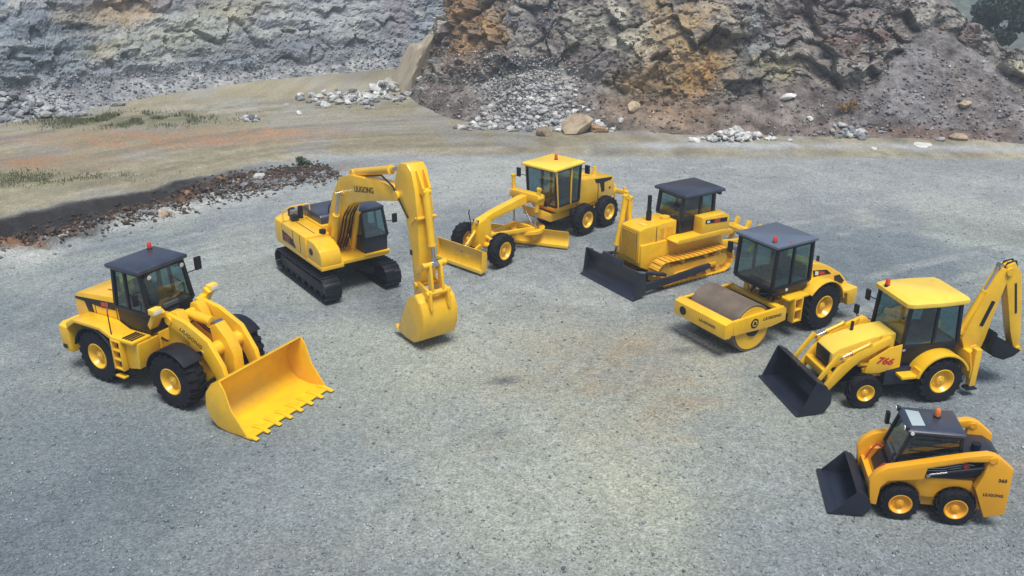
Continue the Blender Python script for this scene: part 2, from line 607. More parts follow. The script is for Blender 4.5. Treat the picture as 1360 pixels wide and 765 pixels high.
def cab(root, bot, sill, top, zb, zs, zt, frame=BLK, glass=GLASS, door_glass=True, pillar=0.09, mid=None, interior=True, skirt=None):
    """operator's cab. bot/sill/top: (x rear, x front, half width); parts: cab frame, skirt, each window, seat, steering wheel"""
    def cor(q, z):
        return {(fx, fy): Vector((q[1] if fx else q[0], q[2] * fy, z)) for fx in (0, 1) for fy in (-1, 1)}
    B, S, T = cor(bot, zb), cor(sill, zs), cor(top, zt)
    f = MB()
    for k in B:
        f.bar(S[k], T[k], pillar, pillar, (1, 0, 0))
    for fy in (-1, 1):
        f.bar(T[0, fy], T[1, fy], pillar * 1.1, pillar * 1.2)
        f.bar(S[0, fy], S[1, fy], pillar * .9, pillar * .9)
        if mid is not None:
            a = S[0, fy].lerp(S[1, fy], mid)
            b = T[0, fy].lerp(T[1, fy], mid)
            f.bar(a, b, pillar * .8, pillar * .9, (1, 0, 0))
    for fx in (0, 1):
        f.bar(T[fx, -1], T[fx, 1], pillar * 1.1, pillar * 1.2)
        f.bar(S[fx, -1], S[fx, 1], pillar * .9, pillar * .9)
    o = f.obj('cab_frame', frame, root, 0.012)
    k = MB()
    ring = [(0, -1), (1, -1), (1, 1), (0, 1)]
    vs = [B[c] for c in ring] + [S[c] for c in ring]
    k.add(vs, [(3, 2, 1, 0), (0, 1, 5, 4), (1, 2, 6, 5), (2, 3, 7, 6), (3, 0, 4, 7), (4, 5, 6, 7)])
    k.obj('cab_base', skirt or frame, root, 0.02)
    MB().box(((sill[0] + sill[1]) / 2, 0, zs + .008), (sill[1] - sill[0] - .1, sill[2] * 2 - .1, .012)).obj('floor_mat', FLOORM, root)

    def pane(a, b, c, d, nm):
        """a, b on the sill; c, d on the roof; shrunk clear of the pillars"""
        e = 0.045
        cc = (a + b + c + d) / 4
        pts = [p.lerp(cc, e) for p in (a, b, c, d)]
        MB().quadplate(*pts, t=0.008).obj(nm, glass, o, 0, 0)
    pane(S[1, -1], S[1, 1], T[1, 1], T[1, -1], 'windscreen')
    pane(S[0, 1], S[0, -1], T[0, -1], T[0, 1], 'rear_window')
    for fy in (-1, 1):
        if mid is None:
            pane(S[0, fy], S[1, fy], T[1, fy], T[0, fy], 'side_window')
        else:
            a, b = S[0, fy].lerp(S[1, fy], mid), T[0, fy].lerp(T[1, fy], mid)
            pane(S[0, fy], a, b, T[0, fy], 'side_window')
            pane(a, S[1, fy], T[1, fy], b, 'door_window')
    if interior:
        xm = (sill[0] + sill[1]) / 2 - .1
        s = MB()
        s.box((xm, 0, zs + .02), (.5, .52, .14))
        s.box((xm - .27, 0, zs + .36), (.14, .5, .66), ry=-8)
        s.box((xm - .31, 0, zs + .78), (.1, .28, .18), ry=-8)
        s.obj('seat', SEATM, root, 0.03)
        w = MB()
        w.tube((xm + .62, 0, zs - .05), (xm + .46, 0, zs + .32), .035, n=8)
        ringp = []
        for q in range(17):
            t = 2 * math.pi * q / 16
            ringp.append((xm + .46 + .07 * math.cos(t), .19 * math.sin(t), zs + .33 + .17 * math.cos(t) * .35))
        w.pipe(ringp, .015, 6)
        w.obj('steering_wheel', BLK, root)
        MB().box((xm + .72, 0, zs + .02), (.16, .5, .25)).obj('dashboard', SEATM, root, 0.02)
        MB().box((xm, -.42, zs + .1), (.5, .16, .2)).obj('side_console', SEATM, root, 0.02)
    return o


def flatten(group, root):
    """hand a helper's children over to the machine itself"""
    off = group.location.copy()
    for c in list(group.children):
        c.parent = root
        c.location = c.location + off
    bpy.data.objects.remove(group)


def roof(root, x0, x1, hw, z, t, mat, crown=0.05, inset=0.12, bevel=0.03):
    r = MB()
    ring = [(x0, -hw), (x1, -hw), (x1, hw), (x0, hw)]
    r2 = [(x0 + inset, -hw + inset), (x1 - inset, -hw + inset), (x1 - inset, hw - inset), (x0 + inset, hw - inset)]
    vs = [(a, b, z) for a, b in ring] + [(a, b, z + t) for a, b in ring] + [(a, b, z + t + crown) for a, b in r2]
    fs = [(3, 2, 1, 0), (8, 9, 10, 11)]
    for i in range(4):
        j = (i + 1) % 4
        fs += [(i, j, j + 4, i + 4), (i + 4, j + 4, j + 8, i + 8)]
    return r.add(vs, fs).obj('roof', mat, root, bevel)


def fender(root, x, y0, y1, z, r, a0, a1, t, mat, n=10, name='fender'):
    pts = []
    for i in range(n + 1):
        w = RAD(a0 + (a1 - a0) * i / n)
        pts.append((x + r * math.cos(w), z + r * math.sin(w)))
    for i in range(n, -1, -1):
        w = RAD(a0 + (a1 - a0) * i / n)
        pts.append((x + (r + t) * math.cos(w), z + (r + t) * math.sin(w)))
    return MB().prism(pts, y0, y1).obj(name, mat, root, 0.01)


def ladder(root, x0, x1, y, z0, z1, mat, rungs=3, depth=0.14):
    l = MB()
    for x in (x0, x1):
        l.box((x, y, (z0 + z1) / 2), (.05, depth, z1 - z0))
    o = l.obj('ladder', mat, root, 0.008)
    for k in range(rungs):
        z = z0 + .03 + (z1 - z0 - .06) * k / (rungs - 1)
        MB().box(((x0 + x1) / 2, y, z), (x1 - x0 - .05, depth * .96, .045)).obj('step', mat, o, 0.006)
    return o


# ------------------------------------------------------------------ terrain
def poly_resample(pts, step):
    """rounded polyline resampled at even steps; returns points and arc length"""
    P = np.array(pts, float)
    for _ in range(3):                                              # corner cutting
        Q = [P[0]]
        for i in range(len(P) - 1):
            Q += [P[i] * .75 + P[i + 1] * .25, P[i] * .25 + P[i + 1] * .75]
        P = np.array(Q + [P[-1]])
    s = np.concatenate([[0], np.cumsum(np.hypot(*np.diff(P, axis=0).T))])
    t = np.arange(0, s[-1], step)
    return np.stack([np.interp(t, s, P[:, 0]), np.interp(t, s, P[:, 1])], 1), t


def line_dist(X, Y, pts):
    """signed distance to an open polyline (positive towards its right-hand side) and the share of the way along it"""
    best = np.full(X.shape, 1e9)
    sgn = np.zeros(X.shape)
    along = np.zeros(X.shape)
    L = sum(math.dist(pts[i], pts[i + 1]) for i in range(len(pts) - 1))
    run = 0
    for (x0, y0), (x1, y1) in zip(pts[:-1], pts[1:]):
        dx, dy = x1 - x0, y1 - y0
        l2 = dx * dx + dy * dy
        t = np.clip(((X - x0) * dx + (Y - y0) * dy) / l2, 0, 1)
        ex, ey = X - x0 - t * dx, Y - y0 - t * dy
        d = np.hypot(ex, ey)
        nearer = d < best
        best = np.where(nearer, d, best)
        sgn = np.where(nearer, np.sign(ex * dy - ey * dx), sgn)
        along = np.where(nearer, (run + t * math.sqrt(l2)) / L, along)
        run += math.sqrt(l2)
    return best * sgn, along


DITCH = [(-60, 20), (-34, 29.4), (-27, 33.9), (-22.1, 36.9), (-20.0, 39.0), (-17.4, 41.6), (-14.8, 45.0), (-10.5, 47.4), (-6.6, 48.6), (-1, 49.5)]
MICRO_SEED = 5


def ground_height(X, Y):
    Z3 = np.stack([X, Y, np.zeros_like(X)], -1)
    h = .10 * fbm(Z3 * .12, 3, 3) + .035 * fbm(Z3 * .7, 3, 4)
    near = sstep(34, 12, np.hypot(X, Y - 24))                       # the level yard the machines stand on
    h = h * (1 - .85 * near)
    d, a = line_dist(X, Y, DITCH)
    w = 3.3 + 1.3 * sstep(-15, -19, X) + 1.7 * fbm(Z3 * .30, 3, 8)
    dd = d + .9 * fbm(Z3 * .45, 4, 9)
    deep = (1 - sstep(.62, .80, a)) * (.75 + .35 * fbm(Z3 * .25, 2, 12))
    cut = np.where(dd < .9, sstep(-.15, .9, dd), 1 - sstep(1.5, w + .9, dd))
    h = h - 1.0 * deep * np.clip(cut, 0, 1)
    lump = sstep(.9, 1.7, dd) * (1 - sstep(w - .2, w + 1.0, dd)) * (1 - sstep(.72, .86, a))
    h = h + lump * (.55 * np.abs(fbm(Z3 * 1.1, 3, 15)) + .45 * np.clip(fbm(Z3 * 2.2, 2, 16), 0, 1))
    bank = sstep(-6, -.8, dd) * (1 - sstep(-.6, .3, dd)) * (1 - sstep(.8, 1, a))     # road shoulder
    h = h + bank * .10
    return h, d, dd, a, w


def lerp(a, b, t):
    return a + (b - a) * t[..., None]


TRACKS = [([(-11, 23.6), (-15, 26.5), (-15.5, 31), (-11, 36), (-4, 40.5), (6, 44), (18, 45.5)], .95, .26, .75),
          ([(-7.5, 31.8), (-9.5, 35), (-8, 39.5), (-2, 42.5), (8, 42.5)], 1.05, .30, .6),
          ([(7.5, 32), (12, 35.2), (18, 38.5), (27, 41)], .9, .28, .7),
          ([(9.6, 27), (15, 30.5), (21, 33.2), (33, 36)], .85, .30, .7),
          ([(12.5, 22.6), (17, 24), (24, 27.5), (33, 31)], .85, .22, .6),
          ([(-9, 13.5), (-4, 16.5), (1.5, 21), (5, 27), (3.5, 33), (5, 40)], .9, .26, .55),
          ([(12, 12.5), (6, 16.5), (2.5, 22), (-2, 29), (-3.5, 36)], .95, .24, .45)]


def ground_color(X, Y, d, dd, a, w):
    Z3 = np.stack([X, Y, np.zeros_like(X)], -1)
    n1, n2, n3 = fbm(Z3 * .09, 3, 21), fbm(Z3 * .35, 4, 22), fbm(Z3 * 1.6, 4, 23)
    C = np.zeros(X.shape + (3,)) + np.array((.215, .248, .262))
    C = lerp(C, np.array((.155, .188, .212)), sstep(-.08, .22, n1 + .6 * n2) * .9)
    C = lerp(C, np.array((.295, .325, .300)), sstep(.0, .30, -n1 + .5 * n2) * .85)
    # paler worn middle of the yard with tan earth showing
    m = np.exp(-(((X - 2.0) / 6.5) ** 2 + ((Y - 20.5) / 7.0) ** 2))
    C = lerp(C, np.array((.375, .385, .305)), np.clip(m * (.75 + .7 * n2), 0, .95))
    for cx, cy, rx, ry, s in ((3.3, 24.6, 3.0, 1.7, .8), (3.6, 21.6, 2.0, 1.9, .8), (1.0, 22.3, 2.2, 1.0, .5), (-.6, 19.4, .9, .5, .7), (.6, 27.5, 2.0, 1.0, .35), (12, 18.5, 3, 1.2, .4), (11.5, 26.2, 2.0, .8, .5), (-4.6, 15.0, 1.4, .7, .45), (6.5, 29.0, 2.5, .8, .3)):
        q = np.exp(-(((X - cx + .5 * n2) / rx) ** 2 + ((Y - cy + .5 * n3) / ry) ** 2))
        C = lerp(C, np.array((.275, .225, .155)), np.clip(q * s * (.85 + 1.2 * n3 + .6 * n2), 0, .85))
    for cx, cy, rx, ry in ((-.2, 22.5, .42, .22), (-.35, 19.75, .28, .12), (5.3, 24.4, .5, .2), (-3.0, 27.0, .4, .2)):
        q = np.exp(-(((X - cx) / rx) ** 2 + ((Y - cy) / ry) ** 2))
        C = lerp(C, np.array((.07, .078, .095)), np.clip(q * (.9 + .8 * n3), 0, .85))
    # wheel tracks curving over the yard
    R = np.hypot(X - 4, Y - 8)
    st = vnoise(np.stack([R * 1.1 + .8 * n1, np.arctan2(Y - 8, X - 4) * 1.2, 0 * X], -1), 31)
    st2 = vnoise(np.stack([R * 3.1 + .8 * n1, np.arctan2(Y - 8, X - 4) * 2.2, 0 * X], -1), 33)
    yard = sstep(24, 30, Y) * (X < 60)
    C = C * (1 + yard * np.clip(.13 * st + .10 * st2, -.3, .3))[..., None]
    # tracks the machines left as they drove in: packed, paler, dished strips
    for pts, gap, wd, s in TRACKS:
        td, ta = line_dist(X, Y, pts)
        strip = np.exp(-((np.abs(td + .15 * n2) - gap) / wd) ** 4) * sstep(0, .06, ta) * (1 - sstep(.9, 1, ta))
        edge = np.exp(-((np.abs(np.abs(td + .15 * n2) - gap) - wd * 1.15) / .09) ** 2)
        C = lerp(C, np.array((.315, .335, .325)), np.clip(strip * s * (.40 + 1.0 * n3 + .6 * n2), 0, .5))
        C = lerp(C, np.array((.135, .155, .17)), np.clip(edge * s * .6 * (.6 + 1.4 * n3), 0, .6))
    # far side of the yard is bleached
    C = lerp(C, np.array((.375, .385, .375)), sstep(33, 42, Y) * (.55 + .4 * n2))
    # the haul road beyond the ditch: tan earth with ruts, rusty and green patches
    road = sstep(.3, -.6, dd) * (a < .995) + 0.0
    right = sstep(-10, -2, X)                                       # east of the ditch the road just runs over the yard's far rim
    road = np.where(a >= .985, 0, road)
    rr = sstep(46.6, 48.4, Y + .8 * n2 - .035 * np.clip(14 - X, -20, 20))
    road = np.clip(np.maximum(road, rr), 0, 1)
    T = np.zeros(X.shape + (3,)) + np.array((.245, .222, .155))
    T = lerp(T, np.array((.25, .245, .215)), sstep(-.1, .35, n2))
    T = lerp(T, np.array((.30, .28, .20)), sstep(.05, .4, n1 + .4 * n3) * .6)
    dl = d * .95
    rut = vnoise(np.stack([dl * .9 + .6 * n1, a * 6, 0 * X], -1), 41)
    T = T * (1 + .26 * rut + .12 * vnoise(np.stack([dl * 2.6, a * 16, 0 * X], -1), 43))[..., None]
    for cx, cy, rx, ry, s, col in ((-21, 52, 7, 2.0, .9, (.30, .175, .10)), (-26, 46.5, 4, 1.5, .8, (.27, .17, .10)), (-14.5, 53.5, 4, 1.0, .6, (.33, .20, .11)),
                                   (-25, 57.0, 5, 1.8, .95, (.10, .12, .06)), (-24.5, 43.2, 4, 1.4, .75, (.13, .145, .075)), (-12, 57, 5, 2, .3, (.27, .24, .16)), (-19.5, 60.5, 6, 2, .5, (.34, .34, .31))):
        q = np.exp(-(((X - cx) / rx) ** 2 + ((Y - cy) / ry) ** 2))
        T = lerp(T, np.array(col), np.clip(q * s * (.9 + 1.5 * n3 + .8 * n2), 0, .9))
    C = lerp(C, T, road)
    # darker, bluer gravel to the left, lens falloff painted into the foreground corners, paler ground under the middle machines
    for cx, cy, rx, ry, s, col in ((-10.0, 17.0, 6.5, 5.0, 1.0, (.135, .165, .188)), (-14, 27, 4, 4, .55, (.20, .225, .24)), (6.0, 13.0, 5, 2.0, .75, (.165, .19, .205)), (-3.0, 13.0, 4, 1.8, .7, (.165, .19, .205)), (12.0, 14.0, 3.5, 3.2, .9, (.15, .175, .19)), (0, 30, 7, 4, .4, (.37, .385, .37)), (-2, 16.5, 4, 2.5, .45, (.35, .375, .335))):
        q = np.exp(-(((X - cx + 1.5 * n1) / rx) ** 2 + ((Y - cy + 1.5 * n2) / ry) ** 2))
        C = lerp(C, np.array(col), np.clip(q * s * (1 + .9 * n2 + .5 * n3), 0, .9))
    # pale grey strip in front of the right-hand hill
    gs = np.exp(-((Y - 50.2 + .03 * (X - 12)) / .9) ** 2) * sstep(2, 8, X)
    C = lerp(C, np.array((.36, .38, .385)), np.clip(gs * (.8 + n2), 0, .9))
    # dark soil in the ditch, the bank's shade put into its colour; rust-brown clods on its yard side
    soil = sstep(-.35, .05, dd) * (1 - sstep(w * .50, w * .9, dd + .6 * n3)) * (1 - sstep(.72, .86, a))
    C = lerp(C, np.array((.022, .019, .019)), np.clip(soil * (1.0 + .3 * n3), 0, .98))
    clod = sstep(1.0, 1.9, dd + .5 * n2) * (1 - sstep(w - .3, w + .6, dd + .9 * n3)) * (1 - sstep(.80, .93, a))
    C = lerp(C, lerp(np.array((.055, .036, .026)), np.array((.24, .135, .075)), np.clip(.4 + 1.2 * n2 + .7 * n3, 0, 1)), np.clip(clod * (.9 + .8 * n3), 0, .95))
    rim = sstep(w - .1, w + .6, dd) * (1 - sstep(w + .8, w + 3.0, dd)) * (1 - sstep(.80, .93, a))
    C = lerp(C, np.array((.43, .44, .43)), np.clip(rim * (.6 + n2), 0, .8))
    C = C * (1 - (1 - road)[..., None] * np.array((.08, .07, .08)))
    return np.clip(C * (1 + .16 * n3)[..., None], .012, .8)


def axis_coords(lo, hi, f0, f1, step, grow=1.35):
    fine = np.arange(f0, f1 + step, step)
    a, s = [], step
    x = f0
    while x > lo:
        s *= grow
        x -= s
        a.append(x)
    b, s = [], step
    x = fine[-1]
    while x < hi:
        s *= grow
        x += s
        b.append(x)
    return np.concatenate([a[::-1], fine, b])


def grid_object(name, P, C, mat, smooth=True):
    """P: (rows, cols, 3) points; C: colours per point"""
    r, c = P.shape[:2]
    me = bpy.data.meshes.new(name)
    idx = np.arange(r * c).reshape(r, c)
    q = np.stack([idx[:-1, :-1], idx[:-1, 1:], idx[1:, 1:], idx[1:, :-1]], -1).reshape(-1, 4)
    me.vertices.add(r * c)
    me.vertices.foreach_set('co', P.reshape(-1).astype(np.float32))
    me.loops.add(q.size)
    me.loops.foreach_set('vertex_index', q.reshape(-1).astype(np.int32))
    me.polygons.add(len(q))
    me.polygons.foreach_set('loop_start', np.arange(0, q.size, 4, dtype=np.int32))
    me.update(calc_edges=True)
    me.validate()
    at = me.color_attributes.new('colour', 'FLOAT_COLOR', 'POINT')
    at.data.foreach_set('color', np.concatenate([C, np.ones((r, c, 1))], -1).reshape(-1).astype(np.float32))
    me.materials.append(mat)
    if smooth:
        me.shade_smooth()
    else:
        me.shade_flat()
    o = bpy.data.objects.new(name, me)
    COL.objects.link(o)
    return o


def earth_mat(name, speck_scale, speck=.5, bump=.5, dist=.03, second=4.0, pebble=True):
    m, nt, b = new_mat(name)
    at = N(nt, 'ShaderNodeAttribute', attribute_name='colour')
    tc = N(nt, 'ShaderNodeTexCoord')
    n1 = N(nt, 'ShaderNodeTexNoise', i_Scale=speck_scale, i_Detail=6.0, i_Roughness=.75)
    n2 = N(nt, 'ShaderNodeTexNoise', i_Scale=second, i_Detail=5.0, i_Roughness=.65)
    vo = N(nt, 'ShaderNodeTexVoronoi', i_Scale=speck_scale * 1.3)
    for n in (n1, n2, vo):
        nt.links.new(tc.outputs['Object'], n.inputs['Vector'])
    mr = N(nt, 'ShaderNodeMapRange')
    nt.links.new(n1.outputs['Fac'], mr.inputs['Value'])
    mr.inputs['From Min'].default_value, mr.inputs['From Max'].default_value = .30, .70
    mr.inputs['To Min'].default_value, mr.inputs['To Max'].default_value = 1 - speck, 1 + speck
    mr2 = N(nt, 'ShaderNodeMapRange')
    nt.links.new(n2.outputs['Fac'], mr2.inputs['Value'])
    mr2.inputs['From Min'].default_value, mr2.inputs['From Max'].default_value = .30, .70
    mr2.inputs['To Min'].default_value, mr2.inputs['To Max'].default_value = 1 - speck * .5, 1 + speck * .5
    sep = N(nt, 'ShaderNodeSeparateColor')
    nt.links.new(vo.outputs['Color'], sep.inputs['Color'])
    mr3 = N(nt, 'ShaderNodeMapRange')
    nt.links.new(sep.outputs['Red'], mr3.inputs['Value'])
    mr3.inputs['To Min'].default_value, mr3.inputs['To Max'].default_value = 1 - speck * .6, 1 + speck * .6
    a = N(nt, 'ShaderNodeMath', operation='MULTIPLY')
    nt.links.new(mr.outputs[0], a.inputs[0])
    nt.links.new(mr2.outputs[0], a.inputs[1])
    a2 = N(nt, 'ShaderNodeMath', operation='MULTIPLY')
    nt.links.new(a.outputs[0], a2.inputs[0])
    nt.links.new(mr3.outputs[0], a2.inputs[1])
    mu = N(nt, 'ShaderNodeVectorMath', operation='SCALE')
    nt.links.new(at.outputs['Color'], mu.inputs[0])
    nt.links.new(a2.outputs[0], mu.inputs['Scale'])
    nt.links.new(mu.outputs['Vector'], b.inputs['Base Color'])
    b.inputs['Roughness'].default_value = .92
    b.inputs['Specular IOR Level'].default_value = .25
    bp = N(nt, 'ShaderNodeBump', i_Strength=bump, i_Distance=dist)
    ad = N(nt, 'ShaderNodeMath', operation='ADD')
    nt.links.new(n1.outputs['Fac'], ad.inputs[0])
    nt.links.new(vo.outputs['Distance'], ad.inputs[1])
    nt.links.new(ad.outputs[0], bp.inputs['Height'])
    nt.links.new(bp.outputs['Normal'], b.inputs['Normal'])
    return m


gx = axis_coords(-420, 420, -36, 36, .17)
gy = axis_coords(-60, 600, 11, 60, .17)
GX, GY = np.meshgrid(gx, gy)
gz, gd, gdd, ga, gw = ground_height(GX, GY)
gz = gz * (1 - sstep(70, 140, np.hypot(GX, GY - 30))) - 46 * sstep(84, 210, GY) * sstep(8, 45, GX)   # the valley beyond the rim
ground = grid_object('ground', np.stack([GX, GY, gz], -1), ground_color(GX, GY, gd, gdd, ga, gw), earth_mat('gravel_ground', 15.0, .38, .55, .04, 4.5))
ground['kind'] = 'structure'


def ground_z(x, y):
    return float(ground_height(np.array([x], float), np.array([y], float))[0][0])


# ---- rock faces: a surface built on a base line, leaning back, broken into blocks
def rock_face(name, base, step, rows, height, foot, back, mat, colour, amp, seed, slope=68, strata=0.0, foot_slope=36):
    B, s = poly_resample(base, step)
    T = np.gradient(B, axis=0)
    for _ in range(60):
        T[1:-1] = (T[:-2] + T[1:-1] * 2 + T[2:]) / 4
    T /= np.hypot(T[:, 0], T[:, 1])[:, None]
    IN = np.stack([-T[:, 1], T[:, 0]], 1)                            # to the left of the line's direction: into the rock
    n = len(B)
    H, F = height(B[:, 0], B[:, 1], s), foot(B[:, 0], B[:, 1], s)
    wig = fbm(np.stack([s * .25, s * 0, s * 0 + seed], -1), 3, seed + 5)
    H = H + .9 * wig + .35 * fbm(np.stack([s * 1.3, s * 0, s * 0], -1), 3, seed + 6)
    t = np.linspace(0, 1, rows)[:, None]
    zz = t * (H[None, :] + .3) - .3
    tf, ts = math.tan(RAD(foot_slope)), math.tan(RAD(slope))
    inset = np.where(zz < F, zz / tf, F / tf + (zz - F) / ts)
    P = np.zeros((rows, n, 3))
    P[..., 0] = B[None, :, 0] + IN[None, :, 0] * inset
    P[..., 1] = B[None, :, 1] + IN[None, :, 1] * inset
    P[..., 2] = zz
    Q = P.copy()
    warp = np.stack([fbm(Q * .5, 3, seed + 30), fbm(Q * .5, 3, seed + 31), fbm(Q * .5, 3, seed + 32)], -1)
    rocky = sstep(-.3, .8, zz - F + .8 * fbm(Q * .6, 3, seed + 40))
    e1, c1, t1 = cells((Q + warp * 1.1) * np.array((.42, .42, .62)), seed + 1)
    e2, c2, t2 = cells((Q + warp * .5) * np.array((1.3, 1.3, 1.9)), seed + 2)
    e3, c3, t3 = cells((Q + warp * .3) * np.array((3.2, 3.2, 4.6)), seed + 3)
    big = fbm(Q * .16, 3, seed + 4)
    out = amp * (1.5 * big + rocky * ((c1 - .5) * 1.2 + t1 * 2.4 + (c2 - .5) * .30 + t2 * .55 + (c3 - .5) * .10 + t3 * .18) - rocky * (.26 * (1 - sstep(0, .06, e1)) + .06 * (1 - sstep(0, .10, e2))))
    if strata:
        lay = (zz + .35 * warp[..., 2] * 2 + .10 * (P[..., 0]))
        out = out + rocky * strata * (np.abs(((lay * .9) % 1.0) - .5) * 1.6 + np.abs(((lay * 2.6 + c1) % 1.0) - .5) * .5)
    out = out + .12 * fbm(Q * 2.2, 4, seed + 8) + (1 - rocky) * (.16 * fbm(Q * .9, 3, seed + 9) + .07 * (c3 - .5) * sstep(0, .2, e3))
    fade = sstep(-.3, .5, zz)
    out = out * fade
    P[..., 0] -= IN[None, :, 0] * out * .9
    P[..., 1] -= IN[None, :, 1] * out * .9
    P[..., 2] += out * .3 * fade
    col = colour(P, Q, zz, F[None, :], rocky, (e1, c1, e2, c2, e3, c3), big, warp)
    # plateau running back from the top edge
    extra, extc = [], []
    for k, (dist, dz) in enumerate(((1.0, .10), (2.5, -.1), (5, -1.0), (9, -2.6), (back, -7.0))):
        R = P[-1].copy()
        nn = fbm(np.stack([R[:, 0] * .4 + k, R[:, 1] * .4, R[:, 2] * 0], -1), 3, seed + 60)
        R[:, 0] += IN[:, 0] * dist
        R[:, 1] += IN[:, 1] * dist
        R[:, 2] += dz + .45 * nn
        extra.append(R)
        extc.append(col[-1] * .9)
    P = np.concatenate([P, np.array(extra)], 0)
    col = np.concatenate([col, np.array(extc)], 0)
    o = grid_object(name, P[:, ::1], np.clip(col, .012, .7), mat, False)
    o['kind'] = 'structure'
    return o, P, zz, F


def zone(X, Z, cx, cz, rx, rz, wx=0, wz=0):
    return np.exp(-(((X - cx + wx) / rx) ** 2 + ((Z - cz + wz) / rz) ** 2) ** 1.3)


def hill_colour(P, Q, zz, F, rocky, cs, big, warp):
    e1, c1, e2, c2, e3, c3 = cs
    X, Z = Q[..., 0], zz
    wx, wz = warp[..., 0] * 1.6, warp[..., 1] * .9
    n = fbm(Q * 1.4, 4, 91)
    C = np.zeros(P.shape) + np.array((.185, .168, .152))
    C = lerp(C, np.array((.255, .25, .225)), sstep(.45, .8, c1) * .5)
    C = lerp(C, np.array((.125, .112, .112)), sstep(.45, .1, c2) * .6)
    C = lerp(C, np.array((.28, .275, .24)), sstep(.72, .95, c2) * .6)
    for cx, cz, rx, rz, s, col in ((-3.4, 5.2, 2.0, 2.6, 1.1, (.19, .115, .065)), (-1.6, 4.6, 1.6, 1.5, .9, (.26, .165, .075)), (-6.6, 3.8, 1.6, 2.2, .8, (.10, .072, .055)),
                                   (-4.9, 6.0, .7, 2.2, .9, (.36, .36, .32)), (1.4, 5.9, 1.4, .7, .85, (.085, .09, .11)), (.2, 3.6, 2.2, 1.0, .75, (.115, .10, .105)),
                                   (10.4, 4.3, 3.2, 3.0, 1.1, (.27, .195, .10)), (9.4, 2.3, 3.0, 1.4, .9, (.25, .175, .095)), (11.5, 3.0, 1.2, 1.8, .7, (.25, .15, .055)),
                                   (6.4, 5.2, 2.6, 1.8, .75, (.29, .285, .235)), (5.5, 3.5, 2.6, .9, .7, (.105, .09, .092)), (14.7, 4.8, 1.8, 2.0, .8, (.17, .185, .19)),
                                   (16.4, 3.5, 1.5, .8, .8, (.29, .27, .165)), (17.2, 1.6, 3.4, 1.5, .8, (.125, .108, .092)), (22.3, 5.2, 3.0, .8, 1.0, (.085, .05, .042)),
                                   (21.0, 6.6, 3.5, 1.0, .7, (.145, .125, .125)), (18.0, 6.4, 2.5, .8, .6, (.12, .095, .09)), (19.8, 1.6, .7, .6, .8, (.20, .12, .06)), (28.6, 4.2, 1.0, 1.6, .7, (.10, .066, .062)), (31.5, 3.6, 2.5, .5, .6, (.35, .33, .22)), (-8.6, 3.0, .9, 3.2, 1.0, (.36, .30, .19))):
        q = zone(X, Z, cx, cz, rx, rz, wx, wz)
        C = lerp(C, np.array(col), np.clip(q * s * (1.05 + 1.5 * n + 1.0 * (c2 - .5) + .5 * (c3 - .5)), 0, .95))
    # spoil at the foot
    S = lerp(np.array((.09, .075, .068)), np.array((.165, .145, .132)), np.clip(.5 + 1.6 * n, 0, 1))
    S = lerp(S, np.array((.15, .148, .155)), np.clip(zone(X, Z, 25.5, 2.5, 5.5, 4.5) * (.8 + .5 * n), 0, 1))
    S = lerp(S, np.array((.30, .305, .295)), zone(X, Z, 1.0, 1.9, 3.0, 1.9, wx * .4, wz * .4) * .85)
    S = lerp(S, np.array((.13, .11, .10)), zone(X, Z, 27.2, 2.0, 1.8, 1.6, wx * .5, wz * .5) * .7)
    S = lerp(S, np.array((.12, .075, .055)), zone(X, Z, 24, .25, 6, .35, wx * .2, wz * .2) * .8)
    S = lerp(S, np.array((.25, .16, .08)), zone(X, Z, 9.5, 1.0, 3.5, .9, wx * .5, wz * .5) * .5)
    C = lerp(S, C, rocky)
    C = C * (1.12 + .40 * n + .34 * (c3 - .5) + .40 * (c2 - .5) + .25 * (c1 - .5))[..., None]
    return C


